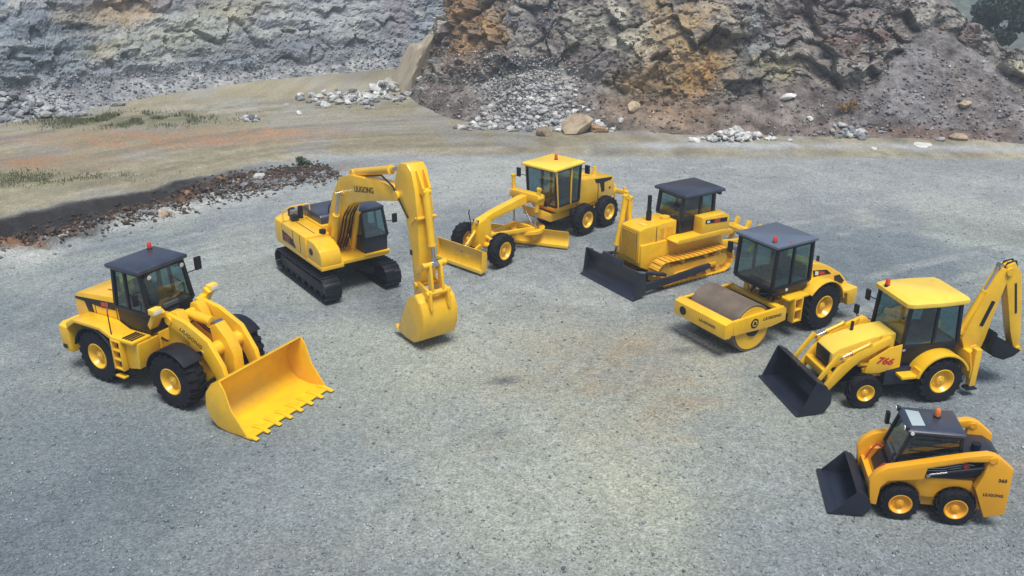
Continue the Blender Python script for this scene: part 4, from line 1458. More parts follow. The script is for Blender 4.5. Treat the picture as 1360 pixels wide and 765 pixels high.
def wheel_loader():
    r = thing('wheel_loader', 'yellow wheel loader with a wide toothed yellow bucket and dark cab roof', 'wheel loader', (-9.70, 22.89, 0), -30, GRP)
    for x in (-1.49, 1.49):
        for y in (-1.06, 1.06):
            wheel(r, 'loader', x, y, .80, .80, .60, .37, 20, YEL, 'block')
    # rear frame and engine house
    b = MB()
    b.prism([(-2.95, .62), (-2.95, 1.45), (-2.75, 1.62), (.25, 1.62), (.25, .72), (-.5, .55), (-2.2, .55)], -.52, .52)
    b.obj('rear_frame', YEL, r, .03)
    h = MB()
    h.prism([(-2.92, 1.5), (-2.98, 1.75), (-2.92, 2.18), (-2.70, 2.30), (-1.06, 2.46), (-1.06, 1.5)], -.74, .74)
    hood = h.obj('engine_hood', YEL, r, .06)
    for sd in (-1, 1):
        y = sd * .748
        MB().prism([(-2.90, 2.13), (-1.15, 2.28), (-1.15, 2.06), (-1.75, 2.02), (-2.9, 2.07)], y - .006, y + .006).obj('dark_stripe', BLK, hood)
        MB().prism([(-1.75, 2.06), (-1.45, 2.09), (-1.42, 2.22), (-1.74, 2.19)], y - .011, y + .011).obj('red_mark', RED, hood)
        MB().prism([(-2.35, 1.66), (-2.12, 1.66), (-2.2, 2.1), (-2.5, 2.08)], y - .008, y + .008).obj('side_grille', BLK, hood, .004)
    MB().box((-1.75, .1, 2.50), (.5, .5, .2)).obj('air_intake', YEL, hood, .03)
    ex = MB().tube((-1.45, -.32, 2.38), (-1.45, -.32, 2.85), .06, n=12)
    ex.obj('exhaust_pipe', BLK, hood)
    MB().tube((-2.1, .3, 2.3), (-2.1, .3, 2.58), .09, n=14).obj('air_cleaner', YEL, hood)
    rg = MB()
    for k in range(9):
        rg.box((-2.985, 0, 1.62 + k * .06), (.03, 1.15, .03))
    rg.obj('rear_grille', BLK, hood)
    # counterweight with rear lamps
    c = MB()
    c.prism([(-1.32, .62), (1.32, .62), (1.36, .75), (1.36, 1.42), (1.2, 1.5), (-1.2, 1.5), (-1.36, 1.42), (-1.36, .75)], -3.02, -2.60, 'x')
    cw = c.obj('counterweight', YEL, r, .04)
    for sd in (-1, 1):
        MB().box((-3.035, sd * 1.12, 1.2), (.04, .22, .12)).obj('tail_lamp', LENSR, cw, .01)
        MB().box((-2.85, sd * 1.366, .80), (.18, .02, .12)).obj('tow_pocket', BLK, cw, .004)
    # panel joints and grip strips
    for sd in (-1, 1):
        for x in (-2.05, -1.12):
            MB().box((x, sd * .745, 1.85), (.02, .012, .60)).obj('panel_seam', NAVY, hood)
        MB().box((-1.55, sd * .35, 2.435), (.7, .02, .012), ry=-5).obj('panel_seam', NAVY, hood)
        for k in range(4):
            MB().box((-.25 + k * .11, sd * 1.08, 1.652), (.05, .46, .014)).obj('grip_strip', BLK, r)
    for y, z in ((-.30, .95), (-.12, 1.25), (.12, 1.25), (.30, .95), (-.38, 1.35), (.38, 1.35)):
        MB().pipe([(-.15, y, z), (.15, y * 1.25, z + .12), (.42, y * 1.15, z + .02), (.7, y, z)], .032, 7).obj('hydraulic_hose', BLK, r)
    # rear fenders, walkways
    for sd in (-1, 1):
        y0, y1 = sd * .76, sd * 1.38
        f = MB()
        f.prism([(-2.60, 1.40), (-2.62, 1.58), (-2.3, 1.78), (-1.1, 1.80), (-.62, 1.62), (.22, 1.64), (.22, 1.56), (-.70, 1.53), (-1.15, 1.70), (-2.2, 1.69), (-2.5, 1.5)], y0, y1)
        f.obj('fender_deck', YEL, r, .02)
        fender(r, -1.49, sd * 1.0, sd * 1.395, .80, .86, 18, 168, .035, BLK, 12, 'rubber_fender')
        t = MB()
        t.prism([(-.30, .68), (.18, .78), (.25, 1.55), (-.62, 1.52), (-.60, .95)], sd * .54, sd * 1.24)
        t.obj('side_tank', YEL, r, .03)
        ladder(r, -.66, -.32, sd * 1.33, .66, 1.56, YEL, 4, .16)
        MB().box((-.49, sd * 1.36, .46), (.36, .16, .05)).obj('lower_step', YEL, r, .01)
        hr = MB().pipe([(-.72, sd * 1.30, 1.64), (-.72, sd * 1.30, 2.25), (-.95, sd * 1.1, 2.5)], .018, 6)
        hr.obj('handrail', BLK, r)
    # cab
    cb = cab(r, (-1.04, .22, .74), (-1.06, .27, .76), (-1.0, .08, .70), 1.64, 2.22, 3.36, BLK, GLASS, pillar=.10, mid=.42)
    roof(r, -1.16, .20, .84, 3.38, .10, SLATE, .05)
    beacon(r, -.95, .52, 3.50)
    mirror(r, (.10, .74, 2.9), (.16, 1.16, 3.10), .2, .38)
    mirror(r, (.10, -.74, 2.9), (.10, -1.0, 2.72), .16, .3)
    for sd in (-1, 1):
        worklamp(r, (.26, sd * .55, 3.26), (1, 0, -.25), .075)
    # front frame with loader tower
    f = MB()
    f.prism([(.30, .60), (.34, 1.30), (.62, 1.45), (.66, 2.0), (.80, 2.36), (1.06, 2.40), (1.18, 2.2), (1.45, 1.5), (2.05, 1.25), (2.15, .75), (1.9, .52)], .22, .50)
    f.prism([(.30, .60), (.34, 1.30), (.62, 1.45), (.66, 2.0), (.80, 2.36), (1.06, 2.40), (1.18, 2.2), (1.45, 1.5), (2.05, 1.25), (2.15, .75), (1.9, .52)], -.50, -.22)
    f.box((1.05, 0, 1.0), (1.3, .44, .7))
    f.obj('front_frame', YEL, r, .02)
    MB().tube((.26, 0, .55), (.26, 0, 1.5), .2, n=18).obj('articulation_joint', BLK, r)
    ax = MB()
    for x in (-1.49, 1.49):
        ax.tube((x, -.85, .8), (x, .85, .8), .2, n=16)
        ax.lathe([(0.001, -.3), (.3, -.2), (.36, 0), (.3, .2), (0.001, .3)], (x, 0, .8), 'x', 20)
    ax.obj('axle', YEL, r)
    for sd in (-1, 1):
        fender(r, 1.49, sd * .76, sd * 1.37, .80, .88, 42, 168, .03, BLK, 10, 'front_fender')
        a = MB()
        a.limb([(.80, 2.22, .16), (1.45, 2.06, .22), (2.15, 1.70, .26), (2.56, 1.15, .22), (2.80, .42, .14)], sd * .52, sd * .66)
        arm = a.obj('lift_arm', YEL, r, .015)
        if sd < 0:
            lettering('LIUGONG', .16, arm, (1.70, -.664, 1.86), (90, 27, 0), BLK, .2, sx=1.2)
        MB().tube((.92, sd * .48, 2.2), (.92, sd * .70, 2.2), .12, n=16).obj('arm_pin', YEL, r)
        MB().tube((2.80, sd * .48, .44), (2.80, sd * .70, .44), .11, n=16).obj('arm_pin', YEL, r)
        cylinder(r, (.75, sd * .60, 1.15), (2.05, sd * .60, 1.50), .09, .6)
        lb = MB()
        lb.prism([(.58, 1.98), (.80, 2.30), (.98, 2.50), (.78, 2.62), (.70, 2.42), (.5, 2.1)], sd * .74, sd * 1.02)
        lb.bar((.78, sd * .50, 2.30), (.78, sd * 1.0, 2.44), .2, .12)
        lb.obj('lamp_bracket', YEL, r, .01)
        lm = MB().box((.86, sd * .98, 2.58), (.22, .30, .17))
        lo = lm.obj('headlamp', YEL_LIT, r, .03)
        MB().box((.976, sd * .98, 2.57), (.012, .24, .11)).obj('lamp_lens', LAMP, lo, .004)
    ct = MB().tube((2.18, -.54, 1.50), (2.18, .54, 1.50), .20, n=22)
    ct.obj('cross_tube', YEL, r)
    bc = MB()
    bc.limb([(2.02, 2.12, .13), (2.22, 1.72, .28), (2.34, 1.30, .36), (2.48, .92, .22), (2.62, .62, .13)], -.17, .17)
    bc.obj('bellcrank', YEL, r, .03)
    cylinder(r, (.95, .0, 2.16), (2.04, .0, 2.10), .14, .78)
    MB().limb([(2.62, .64, .09), (2.84, .70, .08)], -.1, .1).obj('tilt_link', YEL, r, .01)
    hs = MB()
    for y in (-.14, .14, .22):
        hs.pipe([(.7, y, 1.75), (1.0, y, 1.92), (1.35, y, 1.72), (1.7, y, 1.62)], .025, 6)
    hs.obj('hydraulic_hose', BLK, r)
    # bucket
    prof = [(4.36, .07), (3.62, .05), (3.30, .10), (3.08, .30), (2.99, .62), (3.05, .98), (3.28, 1.28), (3.58, 1.44)]
    bk = scoop(r, prof, 1.50, .035, YEL, 8, .27, side_prof=[(4.34, .07), (3.62, .05), (3.30, .10), (3.08, .30), (2.99, .62), (3.05, .98), (3.28, 1.28), (3.58, 1.44), (3.72, 1.22), (3.86, .72)])
    for y in (-1.1, -.59, .59, 1.1):
        MB().prism([(2.74, .30), (2.92, .20), (2.86, .62), (2.92, .98), (2.80, .90)], y - .03, y + .03).obj('bucket_rib', YEL, bk, .006)
    return r


def excavator():
    r = thing('excavator', 'yellow crawler excavator with its long boom raised and bucket lowered to the gravel', 'excavator', (-6.36, 30.25, 0), -54, GRP)
    for y in (-1.15, 1.15):
        track(r, y, -1.76, 1.76, .42, .47, .60, 47, BLK, BLK, 7, .05)
    u = MB()
    u.box((0, 0, .72), (1.7, 1.3, .34))
    for sx in (-1, 1):
        for sy in (-1, 1):
            u.bar((sx * .5, sy * .4, .72), (sx * 1.15, sy * 1.0, .52), .5, .3)
    u.obj('undercarriage', BLK, r, .03)
    MB().lathe([(.001, .86), (.66, .86), (.66, 1.12), (.001, 1.12)], (0, 0, 0), 'z', 36).obj('slew_ring', BLK, r)
    # upper structure
    d = MB()
    d.prism([(-2.05, -1.33), (1.75, -1.33), (1.75, -.50), (1.55, -.45), (1.55, 1.36), (-2.05, 1.36)], 1.12, 1.26, 'z')
    d.obj('deck', YEL, r, .02)
    # counterweight, rounded in plan
    pl = []
    for k in range(13):
        t = -1 + 2 * k / 12
        pl.append((-2.62 + .52 * t * t * abs(t), 1.36 * t))
    cw = MB()
    cw.prism([(-1.55, -1.36)] + pl + [(-1.55, 1.36)], 1.14, 2.02, 'z')
    cwo = cw.obj('counterweight', YEL, r, .10)
    # side houses
    for sd in (-1, 1):
        sh = MB()
        if sd < 0:
            sh.prism([(-1.54, 1.26), (-1.54, 2.00), (.55, 2.00), (.62, 1.26)], -1.34, -.42)
            sho = sh.obj('side_house', YEL, r, .04)
            MB().prism([(-1.45, 1.36), (-1.45, 1.74), (-.55, 1.62), (-.30, 1.36)], -1.352, -1.345).obj('side_louver', BLK, sho, .003)
            lt = lettering('922', .30, sho, (-1.02, -1.356, 1.50), (90, 0, 0), RED, .2, 'lettering', .004)
        else:
            sh.prism([(-1.54, 1.26), (-1.54, 2.00), (-.12, 2.00), (-.12, 1.26)], .42, 1.36)
            sh.obj('side_house', YEL, r, .04)
    MB().prism([(-1.54, 1.2), (-1.54, 2.05), (-.1, 2.05), (-.1, 1.2)], -.41, .41).obj('engine_bay', YEL, r, .02)
    hd = MB()
    hd.prism([(-1.95, 2.03), (-1.90, 2.30), (-1.75, 2.38), (-.35, 2.38), (-.25, 2.30), (-.22, 2.06)], -.35, 1.12)
    hdo = hd.obj('engine_hood', SLATE, r, .05)
    MB().tube((-1.55, -.55, 2.0), (-1.55, -.55, 2.48), .09, n=14).obj('exhaust_pipe', BLK, r)
    MB().tube((-1.98, -.72, 2.02), (-1.98, -.72, 2.3), .13, n=14).obj('air_cleaner', BLK, r)
    MB().box((-1.72, -.70, 2.16), (.26, .30, .26)).obj('intake_box', GREYM, r, .03)
    MB().box((-1.42, -.86, 2.10), (.3, .26, .2)).obj('filler_box', BLK, r, .03)
    hr = MB()
    hr.pipe([(-1.42, -1.28, 1.98), (-1.42, -1.28, 2.42), (-1.15, -1.05, 2.62), (-1.15, -.35, 2.62), (-1.15, -.35, 2.36)], .024, 6)
    hr.obj('handrail', YEL, r)
    h2 = MB()
    pts = []
    for k in range(13):
        w = math.pi * k / 12
        pts.append((-.42, .42 + .38 * math.cos(w), 2.36 + .42 * math.sin(w) ** .7))
    h2.pipe(pts, .022, 6)
    h2.obj('handrail', BLK, r)
    tb = MB()
    tb.prism([(.64, 1.26), (.64, 1.98), (1.20, 1.98), (1.62, 1.80), (1.74, 1.55), (1.74, 1.26)], -1.32, -.56)
    tbo = tb.obj('tool_box', YEL, r, .06)
    MB().tube((.95, -1.322, 1.60), (.95, -1.335, 1.60), .13, n=18).obj('round_cap', BLK, tbo)
    MB().tube((.45, -.62, 2.0), (.45, -.62, 2.12), .12, n=16).obj('fuel_cap', BLK, r)
    for x in (-.5, .1):
        MB().box((x, -1.345, 1.64), (.02, .012, .66)).obj('panel_seam', NAVY, sho)
    MB().box((-.45, -.88, 2.008), (1.6, .02, .012)).obj('panel_seam', NAVY, sho)
    bh = MB()
    for y in (-.20, -.08, .06, .16):
        bh.pipe([(.55, y, 1.35), (.95, y, 1.9), (1.35, y, 2.75), (1.85, y * .9, 3.30)], .032, 6)
    bh.obj('hydraulic_hose', BLK, r)
    # cab on the left
    cr = bpy.data.objects.new('operator_cab', None)
    COL.objects.link(cr)
    cr.parent = r
    cr.location = (0, .88, 0)
    cab(cr, (-.05, 1.50, .44), (-.05, 1.52, .45), (.05, 1.28, .42), 1.28, 1.85, 2.78, BLK, GLASS, pillar=.085, mid=.5, skirt=NAVY)
    roof(cr, -.08, 1.36, .47, 2.80, .07, SLATE, .04)
    flatten(cr, r)
    MB().box((.73, .88, 1.275), (1.72, 1.0, .06)).obj('cab_floor', YEL, r, .01)
    mirror(r, (1.36, 1.32, 2.3), (1.55, 1.62, 2.42), .17, .32)
    # boom
    bm = MB()
    bm.limb([(.10, 1.55, .20), (.62, 2.35, .36), (1.10, 3.15, .44), (1.62, 3.72, .50), (2.30, 3.98, .46), (3.4, 4.20, .36), (4.6, 4.42, .27), (5.38, 4.53, .20)], -.27, .23)
    bo = bm.obj('boom', YEL, r, .03)
    lettering('LIUGONG', .27, bo, (3.15, -.276, 4.14), (90, -11, 0), BLK, .0, bold=.004, sx=1.15)
    ft = MB()
    for y in (-.36, .30):
        ft.prism([(-.25, 1.25), (.85, 1.25), (.55, 1.75), (.20, 1.85), (-.05, 1.72)], y - .04, y + .04)
    ft.obj('boom_bracket', YEL, r, .01)
    MB().tube((.12, -.46, 1.58), (.12, .40, 1.58), .12, n=16).obj('boom_pin', YEL, r)
    for sd in (-1, 1):
        cylinder(r, (.72, -.02 + sd * .40, 1.35), (1.55, -.02 + sd * .40, 3.66), .115, .62)
    MB().tube((1.55, -.56, 3.66), (1.55, .52, 3.66), .085, n=14).obj('cylinder_pin', YEL, r)
    for y in (-.13, .09):
        MB().prism([(1.7, 4.15), (2.05, 4.55), (2.3, 4.5), (2.45, 4.32)], y - .03, y + .03).obj('cylinder_lug', YEL, r, .006)
    cylinder(r, (2.10, -.02, 4.44), (5.62, -.02, 5.36), .135, .70)
    # arm
    am = MB()
    am.prism([(5.30, 4.95), (5.50, 5.42), (5.62, 5.56), (6.06, 5.62), (6.30, 5.42), (6.46, 4.95), (6.56, 4.1), (6.58, 3.1), (6.56, 2.18), (6.48, 1.96), (6.32, 1.90), (6.20, 2.0), (6.08, 3.0), (5.86, 3.95), (5.52, 4.28), (5.28, 4.40)], -.30, .26)
    ao = am.obj('arm', YEL, r, .03)
    MB().box((6.10, -.306, 2.92), (.13, .012, .16)).obj('dark_label', BLK, ao)
    MB().tube((5.42, -.38, 4.52), (5.42, .34, 4.52), .15, n=18).obj('arm_pin', YEL, r)
    for y in (-.13, .09):
        MB().prism([(6.2, 5.35), (6.42, 4.8), (6.66, 4.82), (6.70, 5.0), (6.4, 5.5)], y - .035, y + .035).obj('cylinder_lug', YEL, r, .006)
    cylinder(r, (6.62, -.02, 4.88), (6.95, -.02, 2.75), .115, .72)
    lk = MB()
    for y in (-.36, .32):
        lk.limb([(6.44, 2.42, .09), (6.95, 2.75, .10)], y - .035, y + .035)
    for y in (-.2, .16):
        lk.limb([(6.95, 2.75, .10), (7.06, 1.88, .10)], y - .04, y + .04)
    lk.tube((6.95, -.42, 2.75), (6.95, .38, 2.75), .085, n=14)
    lk.obj('bucket_linkage', YEL, r, .01)
    hp = MB()
    hp.pipe([(3.2, -.20, 4.6), (4.4, -.26, 4.9), (5.2, -.32, 4.75), (5.75, -.34, 4.3), (6.05, -.33, 4.0)], .03, 6)
    hp.pipe([(5.5, .34, 4.9), (5.2, .42, 4.2), (5.5, .42, 3.7), (6.0, .30, 3.6)], .025, 6)
    hp.obj('hydraulic_hose', BLK, r)
    st = MB()
    st.tube((6.60, -.34, 4.10), (6.60, .30, 4.10), .05, n=10)
    st.pipe([(6.2, -.315, 3.85), (6.5, -.315, 4.1)], .03, 6)
    st.obj('pipe_clamp', YEL, ao)
    # bucket
    prof = [(5.56, .28), (6.05, .20), (6.55, .22), (6.92, .42), (7.12, .82), (7.14, 1.25), (7.00, 1.62), (6.72, 1.80)]
    bk = scoop(r, prof, .60, -.04, YEL, 5, .20, side_prof=[(5.60, .30), (6.05, .20), (6.55, .22), (6.92, .42), (7.12, .82), (7.14, 1.25), (7.00, 1.62), (6.72, 1.80), (6.35, 1.62), (6.0, 1.05)], tooth_mat=YEL)
    br = MB()
    for y in (-.32, .30):
        br.prism([(6.28, 1.60), (6.25, 2.02), (6.5, 2.12), (6.95, 2.02), (7.2, 1.98), (7.24, 1.4), (7.02, 1.55), (6.72, 1.76)], y - .04, y + .04)
    br.tube((6.42, -.42, 1.98), (6.42, .40, 1.98), .1, n=14)
    br.tube((7.08, -.42, 1.90), (7.08, .40, 1.90), .09, n=14)
    br.obj('bucket_bracket', YEL, bk, .01)
    return r


def motor_grader():
    r = thing('motor_grader', 'yellow motor grader with yellow cab roof, long front beam and two blades', 'motor grader', (2.754, 36.311, 0), 227.5, GRP)
    for x in (-.735, .735):
        for y in (-.97, .97):
            wheel(r, 'grader', x, y, .65, .65, .42, .33, 16, YEL, 'chevron')
    for y in (-.97, .97):
        wheel(r, 'grader', 5.72, y, .65, .65, .42, .33, 16, YEL, 'chevron', 4)
    for sd in (-1, 1):
        MB().prism([(-1.0, .48), (1.0, .48), (1.05, .66), (.9, .84), (-.9, .84), (-1.05, .66)], sd * .58, sd * .74).obj('tandem_case', YEL, r, .03)
    MB().box((0, 0, .70), (.5, 1.2, .4)).obj('rear_axle', BLK, r, .03)
    f = MB()
    f.prism([(-1.70, .72), (-1.70, 1.02), (2.2, 1.10), (2.9, 1.45), (2.9, 1.10), (2.3, .78)], -.48, .48)
    f.obj('rear_frame', YEL, r, .03)
    h = MB()
    h.prism([(-1.72, 1.0), (-1.78, 1.35), (-1.70, 1.86), (-1.55, 1.96), (.66, 2.22), (.66, 1.08)], -.62, .62)
    ho = h.obj('engine_hood', YEL, r, .05)
    for sd in (-1, 1):
        y = sd * .626
        MB().prism([(-1.55, 1.90), (-.35, 2.04), (-.45, 1.86), (-.72, 1.80), (-.85, 1.38), (-1.05, 1.38), (-1.02, 1.78), (-1.5, 1.80)], y - .006, y + .006).obj('dark_mark', BLK, ho)
        MB().box((-1.42, y, 1.45), (.10, .012, .10)).obj('small_vent', BLK, ho)
        MB().prism([(-.62, 1.14), (-.58, 1.14), (-.58, 1.96), (-.62, 1.96)], y - .004, y + .004).obj('hood_seam', NAVY, ho)
    MB().tube((-1.0, .1, 1.96), (-1.0, .1, 2.36), .08, n=14).obj('exhaust_pipe', YEL, ho)
    MB().box((-.2, 0, 2.15), (.5, .4, .16)).obj('air_intake', YEL, ho, .03)
    # cab
    cr = bpy.data.objects.new('operator_cab', None)
    COL.objects.link(cr)
    cr.parent = r
    cab(cr, (1.02, 2.10, .66), (.86, 2.28, .74), (.80, 2.36, .76), 1.16, 1.45, 2.92, BLK, DGLASS, pillar=.085, mid=.38, skirt=YEL)
    for sd in (-1, 1):
        p = MB()
        p.bar((2.20, sd * .765, 1.36), (2.38, sd * .80, 2.94), .07, .07, (1, 0, 0))
        p.bar((1.42, sd * .775, 1.42), (1.42, sd * .80, 2.92), .05, .06, (1, 0, 0))
        p.obj('yellow_pillar', YEL, cr, .01)
    flatten(cr, r)
    roof(r, .66, 2.56, .90, 2.95, .10, YEL_LIT, .07, .16, .04)
    beacon(r, 1.45, 0, 3.11)
    mirror(r, (2.36, -.80, 2.5), (2.42, -1.12, 2.60), .18, .36)
    mirror(r, (.80, .80, 2.75), (.72, 1.06, 2.76), .2, .34)
    # front frame beam
    bm = MB()
    bm.limb([(2.30, 1.62, .22), (3.05, 1.92, .19), (3.6, 1.90, .17), (5.2, 1.70, .15), (5.95, 1.52, .15)], -.16, .16)
    bm.obj('front_beam', YEL, r, .02)
    fb = MB()
    fb.prism([(5.45, .62), (5.45, 1.55), (5.70, 1.72), (6.12, 1.62), (6.15, .62)], -.20, .20)
    fb.obj('front_bolster', YEL, r, .03)
    MB().tube((5.72, -.78, .66), (5.72, .78, .66), .13, n=16).obj('front_axle', YEL, r)
    ln = MB()
    for sd in (-1, 1):
        ln.bar((5.72, sd * .15, 1.0), (5.72, sd * .74, .82), .1, .1)
    ln.obj('lean_link', YEL, r, .01)
    for sd in (-1, 1):
        worklamp(r, (6.16, sd * .12, 1.66), (1, 0, -.1), .07)
    lp = MB().pipe([(6.05, -.3, 1.5), (6.15, -.3, 1.95)], .02, 6)
    lp.obj('lamp_post', BLK, r)
    worklamp(r, (6.22, -.3, 2.0), (1, 0, 0), .07)
    # saddle with lift cylinders
    sd_ = MB()
    sd_.prism([(-.72, 1.88), (.72, 1.88), (.78, 2.02), (.72, 2.18), (-.72, 2.18), (-.78, 2.02)], 3.05, 3.40, 'x')
    sd_.obj('saddle', YEL, r, .03)
    for sd in (-1, 1):
        cylinder(r, (3.25, sd * .68, 2.72 if sd < 0 else 2.40), (3.35, sd * .55, .85), .075, .55)
    cylinder(r, (3.2, -.45, 1.9), (3.3, .35, .95), .06, .5)
    # drawbar, circle and moldboard
    db = MB()
    for sd in (-1, 1):
        db.bar((5.30, sd * .08, .92), (3.25, sd * .55, .80), .12, .14)
    db.bar((3.35, -.62, .80), (3.35, .62, .80), .14, .14)
    db.tube((5.40, 0, .92), (5.2, 0, .92), .14, n=14)
    db.obj('drawbar', YEL, r, .01)
    MB().lathe([(.46, .62), (.68, .62), (.68, .74), (.46, .74), (.46, .62)], (3.25, .1, 0), 'z', 36).obj('blade_circle', YEL, r)
    mb_ = MB()
    prof = [(.10, .12), (.0, .22), (-.06, .40), (-.04, .58), (.06, .74)]
    mb_.prism(prof + [(x - .04, z) for x, z in prof[::-1]], -1.85, 1.85)
    mo = mb_.obj('moldboard', YEL, r, .006, loc=(3.34, -.02, 0))
    mo.rotation_euler = (0, 0, RAD(23))
    e = MB().box((.115, 0, .13), (.03, 3.7, .12))
    e.obj('cutting_edge', YEL, mo, .004)
    MB().box((-.1, 0, .62), (.16, 1.0, .3)).obj('blade_bracket', YEL, mo, .02)
    # front dozer blade
    bl = MB()
    pf = [(7.02, .16), (6.90, .30), (6.84, .55), (6.86, .80), (6.96, .98)]
    bl.prism(pf + [(x - .04, z) for x, z in pf[::-1]], -1.20, 1.20)
    bo = bl.obj('front_blade', YEL, r, .006)
    MB().box((7.03, 0, .19), (.03, 2.4, .14)).obj('cutting_edge', YEL_LIT, bo, .004)
    for y in (-1.19, 1.19):
        MB().prism([(7.02, .14), (6.97, 1.0), (6.74, .9), (6.74, .25)], y - .02, y + .02).obj('blade_gusset', YEL, bo, .006)
    ar = MB()
    for y in (-.26, .26):
        ar.limb([(6.1, .75, .08), (6.85, .45, .09)], y - .04, y + .04)
    ar.obj('blade_arm', YEL, r, .008)
    cylinder(r, (6.14, 0, 1.25), (6.82, 0, .65), .06, .6)
    # ripper linkage at the back
    rp = MB()
    for y in (-.35, .35):
        rp.limb([(-1.72, .98, .09), (-2.25, 1.10, .07), (-2.62, .95, .07)], y - .04, y + .04)
    rp.box((-2.62, 0, .95), (.16, 1.5, .18))
    rp.obj('rear_ripper', YEL, r, .01)
    for y in (-.55, 0, .55):
        MB().limb([(-2.62, 1.2, .06), (-2.62, .6, .06), (-2.5, .42, .03)], y - .04, y + .04).obj('ripper_tooth', YEL, r, .008)
    ladder(r, 1.05, 1.40, .80, .62, 1.2, BLK, 3, .12)
    return r


def bulldozer():
    r = thing('bulldozer', 'yellow bulldozer with black front blade, yellow crawler tracks and rear ripper', 'bulldozer', (6.07, 31.07, 0), 212, GRP)
    for y in (-.94, .94):
        track(r, y, -1.30, 1.44, .47, .53, .50, 38, YELW, YELW, 6, .06)
        sd = 1 if y > 0 else -1
        MB().prism([(-1.0, .40), (1.1, .40), (1.0, .50), (-.9, .52)], sd * 1.10, sd * 1.17).obj('track_guard', YELW, r, .02)
    b = MB()
    b.prism([(-1.55, .55), (-1.75, .9), (-1.7, 1.55), (2.2, 1.55), (2.2, .75), (1.7, .5)], -.60, .60)
    b.obj('main_frame', YEL, r, .03)
    h = MB()
    h.prism([(.55, 1.52), (.55, 2.20), (1.9, 2.16), (2.24, 2.08), (2.26, .86), (1.7, .86), (1.7, 1.52)], -.52, .52)
    ho = h.obj('engine_hood', YEL, r, .05)
    gr = MB()
    gr.box((2.262, 0, 1.48), (.02, .80, 1.0))
    go = gr.obj('radiator_grille', BLK, r, .004)
    for k in range(14):
        MB().box((2.28, 0, 1.02 + k * .071), (.03, .78, .052)).obj('grille_bar', YELW, go, .004)
    for sd in (-1, 1):
        for x0, x1 in ((.70, 1.02), (1.12, 1.28)):
            p = MB()
            for k in range(6):
                p.box(((x0 + x1) / 2, sd * .525, 1.64 + k * .07), (x1 - x0, .014, .035))
            p.obj('side_louver', YELW, ho)
        MB().box((1.75, sd * .526, 1.12), (.13, .012, .10)).obj('side_label', NAVY, ho)
        MB().prism([(1.46, .98), (1.49, .98), (1.49, 2.1), (1.46, 2.1)], sd * .522 - .004, sd * .522 + .004).obj('panel_seam', NAVY, ho)
    st = MB().tube((1.36, -.08, 2.14), (1.36, -.08, 3.08), .075, n=14)
    st.tube((1.36, -.08, 2.16), (1.36, -.08, 2.5), .10, n=14)
    st.obj('exhaust_stack', BLK, ho)
    MB().tube((.82, .18, 2.18), (.82, .18, 2.30), .17, n=20).obj('pre_cleaner', YEL, ho)
    MB().box((1.82, .18, 2.16), (.22, .3, .05)).obj('radiator_cap', YEL_LIT, ho, .01)
    # decks beside the cab
    for sd in (-1, 1):
        MB().prism([(-1.6, 1.50), (.95, 1.50), (1.05, 1.60), (.9, 1.68), (-1.2, 1.70), (-1.65, 1.62)], sd * .55, sd * 1.10).obj('walk_deck', YEL, r, .02)
        t = MB()
        t.prism([(-1.50, 1.66), (-1.50, 2.18), (-1.2, 2.30), (-.15, 2.30), (-.15, 1.66)], sd * .62, sd * 1.08)
        to = t.obj('side_tank', YEL, r, .05)
        MB().prism([(-1.35, 1.98), (-1.35, 2.14), (-.30, 2.20), (-.30, 2.06)], sd * 1.085 - .006, sd * 1.085 + .006).obj('dark_stripe', BLK, to)
        MB().prism([(-1.0, 2.02), (-1.0, 2.14), (-.72, 2.16), (-.72, 2.04)], sd * 1.085 - .010, sd * 1.085 + .010).obj('red_mark', RED, to)
        MB().prism([(-.5, 2.07), (-.5, 2.15), (-.36, 2.16), (-.36, 2.08)], sd * 1.085 - .010, sd * 1.085 + .010).obj('white_mark', WHITE, to)
    MB().prism([(-1.78, 1.50), (-1.78, 2.1), (-1.5, 2.22), (-1.12, 2.22), (-1.12, 1.50)], -.60, .60).obj('fuel_tank', YEL, r, .05)
    cb = cab(r, (-1.10, .48, .60), (-1.08, .50, .61), (-1.05, .38, .62), 1.66, 2.20, 3.02, NAVY, GLASS, pillar=.11, mid=.42)
    # full-height glazed door
    MB().box((.12, .625, 1.98), (.50, .02, .42)).obj('door_panel', BLK, r, .01)
    roof(r, -1.40, .52, .84, 3.04, .10, SLATE, .06)
    MB().box((-1.36, .0, 2.94), (.10, 1.3, .14)).obj('rear_visor', NAVY, r, .01)
    # blade, push arms and lift cylinder
    bl = MB()
    pf = [(3.16, .04), (2.96, .22), (2.86, .48), (2.88, .76), (3.02, 1.02)]
    bl.prism(pf + [(x - .06, z) for x, z in pf[::-1]], -1.50, 1.50)
    bo = bl.obj('dozer_blade', BLADE, r, .008)
    MB().bar((2.97, 0, .16), (3.24, 0, .02), 3.04, .045, (0, 0, 1)).obj('cutting_edge', NAVY, bo, .006)
    MB().prism([(2.98, .98), (3.06, .98), (3.0, 1.16), (2.92, 1.16)], -.55, .55).obj('spill_guard', BLADE, bo, .006)
    for y in (-1.49, 1.49):
        MB().prism([(3.14, .05), (3.03, 1.02), (2.72, .92), (2.66, .2)], y - .025, y + .025).obj('end_plate', BLADE, bo, .006)
    for sd in (-1, 1):
        a = MB()
        a.limb([(-.45, .52, .08), (.2, .46, .12), (1.4, .36, .12), (2.80, .32, .14)], sd * 1.24, sd * 1.38)
        a.obj('push_arm', NAVY, r, .02)
        cylinder(r, (1.7, sd * 1.30, .62), (2.78, sd * 1.05, .85), .07, .6, NAVY)
    cylinder(r, (1.98, -.64, 3.0), (2.42, -.64, .62), .10, .72)
    MB().box((1.84, -.62, 2.05), (.16, .2, 1.8)).obj('cylinder_guard', YEL, r, .03)
